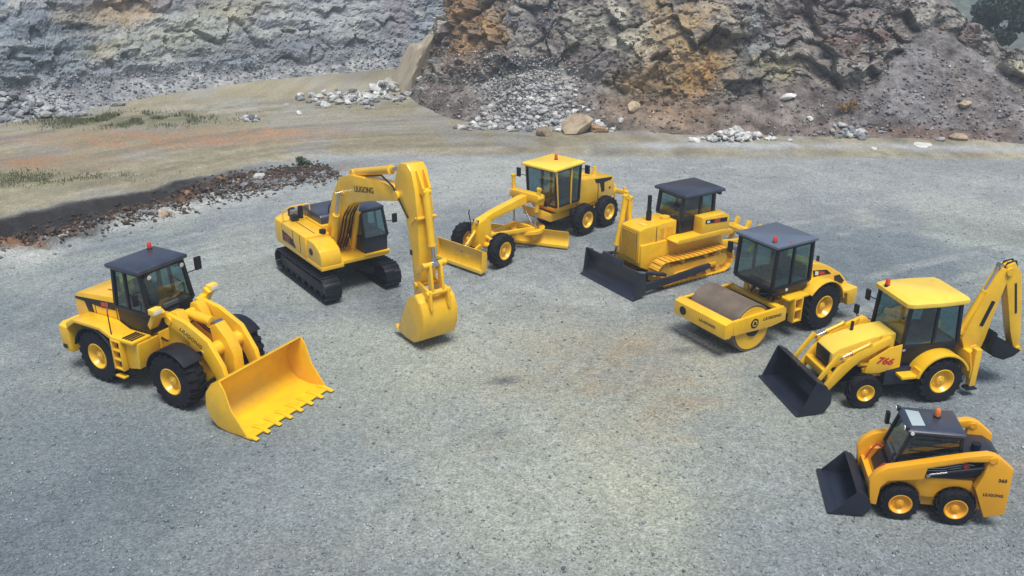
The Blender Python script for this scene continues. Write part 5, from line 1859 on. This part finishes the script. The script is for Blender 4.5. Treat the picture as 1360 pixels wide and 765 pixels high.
    MB().bar((1.8, -.52, 2.9), (1.92, -.74, 2.98), .14, .18).obj('trunnion', YEL, r, .02)
    # ripper
    rp = MB()
    for y in (-.42, .42):
        rp.limb([(-1.72, 1.50, .15), (-2.25, 1.42, .10), (-2.75, 1.20, .09), (-3.35, .98, .09)], y - .06, y + .06)
        rp.limb([(-1.72, .85, .12), (-2.6, .78, .08), (-3.35, .82, .09)], y - .06, y + .06)
    rp.box((-3.40, 0, .92), (.26, 1.5, .26))
    rp.obj('rear_ripper', YEL, r, .012)
    for y in (-.42, .42):
        cylinder(r, (-1.85, y, 1.62), (-3.1, y, 1.05), .08, .6)
    for y in (-.6, 0, .6):
        MB().limb([(-3.72, 1.28, .10), (-3.60, .95, .10), (-3.45, .52, .09), (-3.2, .30, .04)], y - .05, y + .05).obj('ripper_tooth', YEL, r, .01)
    return r


def road_roller():
    r = thing('road_roller', 'yellow single drum road roller with rust brown steel drum and slate grey cab roof', 'road roller', (8.055, 26.072, 0), 211, GRP)
    for y in (-.80, .80):
        wheel(r, 'roller', -1.5, y, .78, .78, .58, .36, 20, YEL, 'chevron')
    # drum and its frame
    d = MB()
    d.lathe([(.001, -1.0), (.70, -1.0), (.74, -1.02), (.76, -1.0), (.76, 1.0), (.74, 1.02), (.70, 1.0), (.001, 1.0)], (1.58, 0, .765), 'y', 72)
    do = d.obj('drum', DRUM, r, 0, 30)
    for sd in (-1, 1):
        MB().lathe([(.001, sd * 1.005), (.68, sd * 1.005), (.68, sd * 1.03), (.001, sd * 1.03)], (1.58, 0, .765), 'y', 40).obj('drum_side', YEL, do)
        MB().lathe([(.001, sd * 1.03), (.26, sd * 1.03), (.24, sd * 1.09), (.001, sd * 1.09)], (1.58, 0, .765), 'y', 24).obj('drum_hub', BLK, do)
    f = MB()
    f.prism([(2.80, .72), (2.80, 1.18), (2.60, 1.24), (2.46, 1.24), (2.46, .80), (2.60, .70)], -1.135, 1.135)
    f.obj('front_beam', YEL, r, .03)
    for sd in (-1, 1):
        s = MB()
        s.prism([(2.455, .76), (2.455, 1.22), (.42, 1.26), (.30, 1.15), (.30, .78), (.9, .70)], sd * 1.095, sd * 1.135)
        so = s.obj('side_beam', YEL, r, .012)
        t = MB().prism([(2.455, 1.17), (2.455, 1.225), (.40, 1.265), (.40, 1.20)], sd * 1.04, sd * 1.094)
        t.obj('beam_flange', YEL, so, .004)
        MB().tube((1.62, sd * 1.136, .98), (1.62, sd * 1.148, .98), .155, n=28).obj('emblem', BLK, so)
        lg = MB().tube((1.62, sd * 1.149, .98), (1.62, sd * 1.153, .98), .10, n=24)
        lg.obj('emblem_ring', YEL, so)
        MB().prism([(1.55, .93), (1.69, .93), (1.66, 1.04), (1.58, 1.04)], sd * 1.154 - .003, sd * 1.154 + .003).obj('emblem_mark', BLK, so)
        if sd > 0:
            lettering('LIUGONG', .13, so, (.90, 1.139, 1.02), (90, 2, 180), BLK, .2, bold=.003, sx=1.3)
    bb = MB().box((.42, 0, 1.0), (.22, 2.18, .40))
    bb.obj('rear_beam', YEL, r, .02)
    lettering('LIUGONG', .12, r, (2.803, .35, .95), (90, 0, 90), BLK, .2, bold=.003, sx=1.3)
    fe = MB().tube((2.803, -.72, .96), (2.815, -.72, .96), .14, n=24)
    fe.obj('front_emblem', BLK, r)
    sc = MB().bar((2.36, -.98, 1.0), (2.36, .98, 1.0), .05, .16)
    sc.bar((.62, -.98, 1.05), (.62, .98, 1.05), .05, .16)
    sc.obj('scraper', BLK, r, .005)
    hs = MB()
    for y in (-.35, .1, .4, .6):
        hs.pipe([(.35, y, 1.2), (.15, y * .8, 1.50), (-.15, y * .7, 1.35)], .03, 6)
    hs.pipe([(.75, .45, 1.5), (.60, .75, 1.58), (.3, .8, 1.48), (.05, .7, 1.3)], .03, 6)
    hs.obj('hydraulic_hose', BLK, r)
    MB().tube((.06, 0, .55), (.06, 0, 1.25), .2, n=18).obj('articulation_joint', BLK, r)
    fr = MB().box((-.05, 0, .9), (.5, 1.0, .5))
    fr.obj('pivot_frame', YEL, r, .03)
    # rear body
    b = MB()
    b.prism([(-2.95, .60), (-2.95, 1.1), (-.25, 1.42), (-.18, .85), (-.5, .55)], -.50, .50)
    b.obj('rear_frame', YEL, r, .03)
    h = MB()
    h.prism([(-.98, 1.40), (-.98, 2.16), (-1.4, 2.12), (-2.1, 1.88), (-2.7, 1.52), (-2.95, 1.28), (-2.95, .95)], -.60, .60)
    ho = h.obj('engine_hood', YEL, r, .06)
    for sd in (-1, 1):
        y = sd * .605
        MB().prism([(-1.38, 1.62), (-1.30, 1.90), (-1.95, 1.80), (-2.18, 1.62), (-1.7, 1.66)], y - .006, y + .006).obj('dark_mark', BLK, ho)
        MB().prism([(-1.62, 1.70), (-1.60, 1.82), (-1.85, 1.76), (-1.86, 1.68)], y - .010, y + .010).obj('red_mark', RED, ho)
        MB().prism([(-1.42, 1.72), (-1.40, 1.86), (-1.56, 1.82), (-1.57, 1.70)], y - .010, y + .010).obj('white_mark', WHITE, ho)
        MB().prism([(-1.04, 1.75), (-1.04, 1.95), (-1.24, 1.95), (-1.24, 1.78)], y - .008, y + .008).obj('side_vent', BLK, ho)
        MB().prism([(-2.42, 1.22), (-2.36, 1.50), (-2.60, 1.50), (-2.86, 1.24), (-2.8, 1.16)], y - .008, y + .008).obj('rear_vent', BLK, ho)
        fender(r, -1.5, sd * .56, sd * 1.10, .78, .84, 38, 172, .045, YEL, 12, 'rear_fender')
        t = MB().prism([(-2.30, 1.08), (-2.30, 1.16), (-2.58, 1.12), (-3.02, 1.14), (-3.02, .58), (-2.62, .58), (-2.55, 1.0)], sd * .60, sd * 1.06)
        t.obj('tail_corner', YEL, r, .03)
        ladder(r, -.44, -.12, sd * .98, .55, 1.36, YEL, 3, .22)
        MB().box((-.28, sd * .83, 1.36), (.9, .46, .06)).obj('step_plate', YEL, r, .01)
    MB().prism([(-.60, .58), (.60, .58), (.60, 1.16), (-.60, 1.16)], -3.06, -2.70, 'x').obj('rear_bumper', YEL, r, .03)
    MB().tube((-2.2, 0, 1.75), (-2.2, 0, 2.02), .05, n=12).obj('exhaust_pipe', BLK, ho)
    cb = cab(r, (-.92, .34, .72), (-.95, .66, .78), (-.92, .58, .77), 1.42, 1.72, 3.02, BLK, GLASS, pillar=.10, mid=.52)
    MB().prism([(.36, 1.44), (.70, 1.70), (.62, 1.78), (.30, 1.5)], -.78, .78).obj('cab_nose', BLK, r, .02)
    roof(r, -1.04, .72, .88, 3.04, .09, SLATEL, .06)
    beacon(r, .55, .58, 3.15)
    beacon(r, .10, .80, 3.10, k=.5)
    mirror(r, (.62, -.82, 2.7), (.66, -1.08, 2.55), .17, .34)
    MB().lathe([(.001, 0), (.05, 0), (.05, .02), (.001, .02)], (.05, .806, 1.62), 'y', 14).obj('door_lock', WHITE, r)
    return r


def backhoe_loader():
    r = thing('backhoe_loader', 'yellow backhoe loader with yellow cab roof and black front bucket', 'backhoe loader', (10.315, 22.187, 0), 190.7, GRP)
    for y in (-.92, .92):
        wheel(r, 'backhoe_front', 1.08, y, .48, .48, .32, .235, 16, YEL, 'chevron', -6)
        wheel(r, 'backhoe_rear', -1.08, y, .66, .66, .46, .34, 18, YEL, 'chevron')
    c = MB()
    c.prism([(-2.05, .55), (-2.05, 1.0), (1.6, .95), (1.75, .75), (1.6, .48), (.2, .42)], -.36, .36)
    c.obj('chassis', BLK, r, .03)
    for sd in (-1, 1):
        MB().box((-.02, sd * .58, .74), (.9, .42, .48)).obj('battery_box', NAVY, r, .03)
    MB().tube((1.08, -.75, .48), (1.08, .75, .48), .09, n=14).obj('front_axle', BLK, r)
    MB().tube((-1.08, -.7, .66), (-1.08, .7, .66), .16, n=14).obj('rear_axle', BLK, r)
    # hood
    h = MB()
    h.prism([(.02, .98), (.02, 1.86), (.7, 1.80), (1.66, 1.54), (1.84, 1.40), (1.86, .98)], -.42, .42)
    ho = h.obj('engine_hood', YEL_LIT, r, .05)
    MB().prism([(-.32, 1.02), (.32, 1.02), (.34, 1.40), (-.34, 1.40)], 1.86, 1.885, 'x').obj('radiator_grille', BLK, ho, .005)
    for sd in (-1, 1):
        pn = MB().prism([(.06, 1.0), (.06, 1.62), (1.62, 1.36), (1.75, 1.0)], sd * .425, sd * .445)
        po = pn.obj('hood_side', YEL, ho, .01)
        if sd > 0:
            for k in range(3):
                MB().box((.55, .447, 1.56 - k * .045), (.7, .01, .016), ry=8).obj('hood_slot', NAVY, ho)
    MB().tube((.95, -.25, 1.6), (.95, -.25, 1.98), .045, n=12).obj('exhaust_pipe', BLK, ho)
    # loader tower, arms, bucket
    for sd in (-1, 1):
        t = MB().prism([(.15, .70), (.20, 1.78), (.38, 1.95), (.56, 1.90), (.72, 1.2), (1.0, .95), (.95, .70)], sd * .52, sd * .60)
        to = t.obj('loader_tower', YEL, r, .015)
        pp = MB().prism([(.02, 1.02), (.05, 1.70), (.42, 1.62), (.95, 1.30), (1.05, .92), (.60, .90)], sd * .755, sd * .785)
        pp.box((.3, sd * .68, 1.12), (.3, .16, .3))
        ppo = pp.obj('side_panel', YEL, r, .012)
        if sd > 0:
            lettering('766', .27, ppo, (.50, .788, 1.24), (90, 12, 180), RED, .25, bold=.012, sx=1.2)
        a = MB()
        a.limb([(.34, 1.84, .10), (1.25, 1.42, .13), (1.62, 1.10, .15), (2.10, .48, .09)], sd * .62, sd * .74)
        a.obj('lift_arm', YEL, r, .015)
        cylinder(r, (.5, sd * .56, 1.0), (1.5, sd * .56, 1.16), .06, .55)
        cylinder(r, (.95, sd * .68, 1.74), (1.75, sd * .68, 1.40), .055, .55)
        tl = MB().limb([(1.55, 1.28, .06), (1.80, 1.48, .07), (2.16, 1.0, .05), (2.30, .78, .05)], sd * .64, sd * .72)
        tl.obj('tilt_lever', YEL, r, .01)
    MB().bar((1.90, -.62, .78), (1.90, .62, .78), .22, .22).obj('cross_member', YEL, r, .02)
    prof = [(2.98, .04), (2.52, .05), (2.28, .12), (2.15, .32), (2.16, .58), (2.34, .84), (2.60, .97)]
    scoop(r, prof, 1.14, .03, NAVY, 0)
    # cab
    cb = cab(r, (-1.58, -.02, .66), (-1.62, .02, .72), (-1.52, -.06, .72), 1.02, 1.58, 2.74, BLK, GLASS, pillar=.09, mid=.45)
    rf = MB()
    ring = [(-1.78, -.62), (-1.70, -.80), (-.95, -.86), (-.05, -.84), (.10, -.74), (.10, .74), (-.05, .84), (-.95, .86), (-1.70, .80), (-1.78, .62)]
    rf.prism(ring, 2.74, 2.86, 'z')
    n = len(ring)
    up = [(x * .86 - .10, y * .80) for x, y in ring]
    rf.add([(x, y, 2.858) for x, y in ring] + [(x, y, 2.95) for x, y in up], [tuple(range(n, 2 * n))] + [(i, (i + 1) % n, (i + 1) % n + n, i + n) for i in range(n)])
    rf.obj('roof', YEL_LIT, r, .02)
    beacon(r, .0, -.38, 2.90)
    mirror(r, (.0, -.76, 2.35), (.10, -.98, 2.42), .15, .30)
    mirror(r, (.05, -.74, 1.75), (.36, -1.02, 1.98), .16, .26)
    MB().lathe([(.001, 0), (.055, 0), (.055, .02), (.001, .02)], (-.06, .70, 1.50), 'y', 14).obj('door_lock', WHITE, r)
    for sd in (-1, 1):
        fender(r, -1.08, sd * .66, sd * 1.16, .66, .74, 12, 160, .06, YEL, 14, 'rear_fender')
        MB().prism([(-.40, .80), (-.40, .88), (.12, .88), (.12, .80)], sd * .70, sd * 1.10).obj('foot_step', YEL, r, .01)
        MB().box((-.36, sd * 1.0, .96), (.06, .3, .2)).obj('fender_lip', YEL, r, .01)
    # backhoe end
    bf = MB()
    bf.prism([(-.95, .55), (.95, .55), (.95, .85), (.80, 1.25), (-.80, 1.25), (-.95, .85)], -2.24, -2.04, 'x')
    bf.obj('backhoe_frame', YEL, r, .02)
    for sd in (-1, 1):
        s = MB().box((-2.16, sd * .90, .88), (.18, .18, 1.10))
        so = s.obj('stabilizer', YEL, r, .015)
        MB().box((-2.16, sd * .90, .28), (.13, .13, .18)).obj('stabilizer_leg', STEEL, so, .005)
        MB().prism([(-2.34, .22), (-1.98, .22), (-2.05, .29), (-2.27, .29)], sd * .78, sd * 1.02).obj('stabilizer_pad', BLK, so, .005)
    kp = MB().prism([(-2.24, .65), (-2.24, 1.30), (-2.42, 1.34), (-2.60, 1.15), (-2.60, .75)], .18, .52)
    kp.obj('king_post', YEL, r, .02)
    bm = MB()
    bm.limb([(-2.36, .95, .16), (-2.30, 1.50, .36), (-2.44, 2.1, .31), (-2.66, 2.8, .22), (-2.88, 3.52, .14)], .20, .50)
    bm.obj('backhoe_boom', YEL, r, .02)
    cylinder(r, (-1.94, .35, 1.72), (-2.74, .35, 3.60), .08, .60)
    MB().bar((-2.44, .505, 1.90), (-2.66, .505, 2.62), .02, .12, (1, 0, 0)).obj('boom_slot_shade', BLK, r, .004)  # flat black bar painting the dark inside a boom slot
    MB().bar((-3.22, .505, 3.1), (-3.44, .505, 2.2), .02, .06, (1, 0, 0)).obj('dipper_stripe', NAVY, r, .004)
    dp = MB()
    dp.limb([(-2.96, 3.66, .12), (-3.12, 3.30, .23), (-3.32, 2.6, .20), (-3.56, 1.7, .16), (-3.76, 1.05, .10)], .20, .50)
    dp.obj('dipper_arm', YEL, r, .02)
    pn = MB().tube((-2.95, .14, 3.46), (-2.95, .56, 3.46), .11, n=14)
    pn.tube((-3.76, .14, 1.08), (-3.76, .56, 1.08), .09, n=14)
    pn.obj('boom_pin', YEL, r)
    cylinder(r, (-3.46, .35, 2.9), (-3.72, .35, 1.5), .06, .6)
    hz = MB()
    for y in (.28, .42):
        hz.pipe([(-2.2, y, 1.5), (-2.32, y, 2.2), (-2.7, y, 3.2), (-2.9, y, 3.68), (-3.15, y, 3.72), (-3.3, y, 3.3)], .022, 6)
    hz.obj('hydraulic_hose', BLK, r)
    bp = [(-2.86, 1.60), (-2.78, 1.25), (-2.92, .98), (-3.25, .86), (-3.55, .95), (-3.74, 1.10)]
    bk = scoop(r, bp, .30, -.03, BLK, 4, .12, name='backhoe_bucket')
    bk.location = (0, .35, 0)
    return r


def skid_steer():
    r = thing('skid_steer_loader', 'small orange yellow skid steer loader with black bucket and slate cab roof', 'skid steer', (9.163, 16.878, 0), 170.5, GRP)
    for x in (-.57, .57):
        for y in (-.68, .68):
            wheel(r, 'skid', x, y, .42, .42, .29, .235, 16, ORA, 'chevron')
    b = MB()
    b.prism([(-1.30, .26), (-1.46, .40), (-1.46, 1.2), (.60, 1.10), (.66, .72), (1.02, .68), (1.02, .40), (.85, .26)], -.50, .50)
    b.obj('chassis', ORA, r, .03)
    for sd in (-1, 1):
        def arch(cx, R, a0, a1, n=8):
            return [(cx + R * math.cos(RAD(a0 + (a1 - a0) * i / n)), .42 + R * math.sin(RAD(a0 + (a1 - a0) * i / n))) for i in range(n + 1)]
        pts = [(1.10, .30), (1.12, .70), (1.02, .96), (.18, 1.05), (-.85, 1.04), (-1.0, .5)] + [(-1.02, .42)] + arch(-.57, .455, 170, 15) + arch(.57, .455, 165, 10) + [(1.04, .30)]
        MB().prism(pts, sd * .505, sd * .60).obj('chassis_side', ORA, r, .01)
        # rear upright
        MB().prism([(-.86, .98), (-1.16, .27), (-1.56, .40), (-1.53, 1.52), (-1.22, 1.78), (-1.02, 1.74), (-.96, 1.30)], sd * .605, sd * .80).obj('rear_upright', ORA, r, .025)
        if sd > 0:
            lettering('LIUGONG', .10, r, (-1.24, .803, .86), (90, 0, 180), BLK, 0, bold=.002, sx=.9)
            lettering('365', .11, r, (-1.36, .803, 1.24), (90, 0, 180), BLK, 0, bold=.003, sx=1.1)
        # lift arm
        a = MB()
        a.prism([(-1.18, 1.80), (-.98, 1.84), (-.55, 1.74), (.95, 1.30), (1.16, 1.14), (1.28, .92), (1.20, .36), (1.06, .34), (1.04, .80), (.90, .98), (.20, 1.10), (.16, 1.38), (-.60, 1.62), (-1.0, 1.66), (-1.2, 1.60)], sd * .605, sd * .80)
        a.obj('lift_arm', ORA, r, .02)
        # dark panel standing in for shade in the linkage gap behind the arm
        l = MB()
        l.box((-.38, sd * .57, 1.26), (1.05, .06, .42), ry=8)
        l.obj('gap_shade', NAVY, r, .01)
        cylinder(r, (-1.05, sd * .69, 1.46), (.10, sd * .69, 1.16), .05, .62, BLK)
        k = MB().limb([(-.95, 1.30, .05), (-.35, 1.20, .05), (.05, 1.18, .05)], sd * .62, sd * .68)
        k.obj('lift_link', BLK, r, .008)
        hz = MB()
        for i in range(4):
            z = 1.22 + .06 * i
            hz.pipe([(-.80, sd * .63, z + .05), (-.5, sd * .66, z + .10), (-.2, sd * .64, z - .02), (.1, sd * .62, z - .06)], .016, 6)
        hz.obj('hydraulic_hose', GREYM if sd > 0 else BLK, r)
        MB().tube((-.62, sd * .63, 1.45), (-.62, sd * .70, 1.45), .06, n=12).obj('red_cap', RED, r)
        MB().tube((-1.08, sd * .58, 1.72), (-1.08, sd * .83, 1.72), .07, n=14).obj('arm_pin', ORA, r)
    hd = MB()
    hd.prism([(-1.50, 1.15), (-1.50, 1.40), (-1.30, 1.52), (-.60, 1.52), (-.60, 1.15)], -.58, .58)
    hd.obj('engine_hood', NAVY, r, .04)
    MB().tube((-.95, .12, 1.5), (-.95, .12, 1.70), .10, n=16).obj('air_cleaner', BLK, r)
    rd = MB().prism([(-.50, .45), (.50, .45), (.50, 1.35), (-.50, 1.35)], -1.50, -1.462, 'x')
    rd.obj('rear_door', ORA, r, .012)
    # arm cross bars; black block standing in for shade in the front hose recess
    MB().bar((1.12, -.6, .62), (1.12, .6, .62), .14, .2).obj('cross_tube', ORA, r, .02)
    MB().prism([(.68, .74), (1.0, .74), (.86, 1.02), (.68, 1.04)], -.46, .46).obj('recess_shade', BLK, r, .02)
    fh = MB()
    for y in (-.44, .36, .5):
        fh.pipe([(.74, y, 1.04), (.92, y, 1.14), (1.04, y * .95, .98), (1.12, y * .9, .78)], .022, 6)
    fh.obj('front_hose', RED, r)
    # cab
    cb = cab(r, (-.60, .78, .47), (-.58, .76, .48), (-.50, .52, .47), 1.05, 1.22, 2.02, BLK, DGLASS, pillar=.075, mid=None)
    for sd in (-1, 1):
        g = MB()
        for k in range(5):
            z = 1.32 + k * .14
            g.bar((-.52, sd * .485, z), (.62 - .05 * k, sd * .485, z), .012, .02)
        g.obj('side_guard', BLK, r)
    roof(r, -.58, .62, .53, 2.03, .06, SLATE, .04, .08, .02)
    MB().prism([(.50, -.34), (.22, -.30), (.22, .30), (.50, .34)], 2.132, 2.140, 'z').obj('roof_window', PALEG, r, .002)
    for sd in (-1, 1):
        worklamp(r, (.66, sd * .42, 2.12), (1, 0, -.1), .065)
    beacon(r, -.12, -.12, 2.12, LENSO)
    mirror(r, (.58, -.46, 1.6), (.72, -.62, 1.75), .12, .3)
    MB().lathe([(.001, 0), (.04, 0), (.04, .02), (.001, .02)], (.52, .53, 2.05), 'y', 12).obj('marker_lamp', WHITE, r)
    # bucket
    prof = [(1.96, .06), (1.52, .04), (1.30, .08), (1.20, .22), (1.22, .42), (1.34, .56), (1.50, .62)]
    scoop(r, prof, .84, .025, NAVY, 0)
    qa = MB()
    for y in (-.35, .35):
        qa.prism([(1.08, .30), (1.22, .22), (1.20, .50), (1.10, .55)], y - .12, y + .12)
    qa.obj('coupler', BLK, r, .01)
    return r


wheel_loader()
excavator()
motor_grader()
bulldozer()
road_roller()
backhoe_loader()
skid_steer()

# ------------------------------------------------------------------ quarry air
hm = bpy.data.materials.new('thin_haze')
hm.use_nodes = True
hn = hm.node_tree
hn.nodes.remove(hn.nodes['Principled BSDF'])
pv = hn.nodes.new('ShaderNodeVolumePrincipled')
pv.inputs['Color'].default_value = (.76, .86, .97, 1)
pv.inputs['Density'].default_value = .0013
pv.inputs['Anisotropy'].default_value = .2
hn.links.new(pv.outputs['Volume'], hn.nodes['Material Output'].inputs['Volume'])
hz = MB().box((0, 250, -4.0), (1300, 1400, 104)).obj('haze', hm)
hz['kind'] = 'stuff'
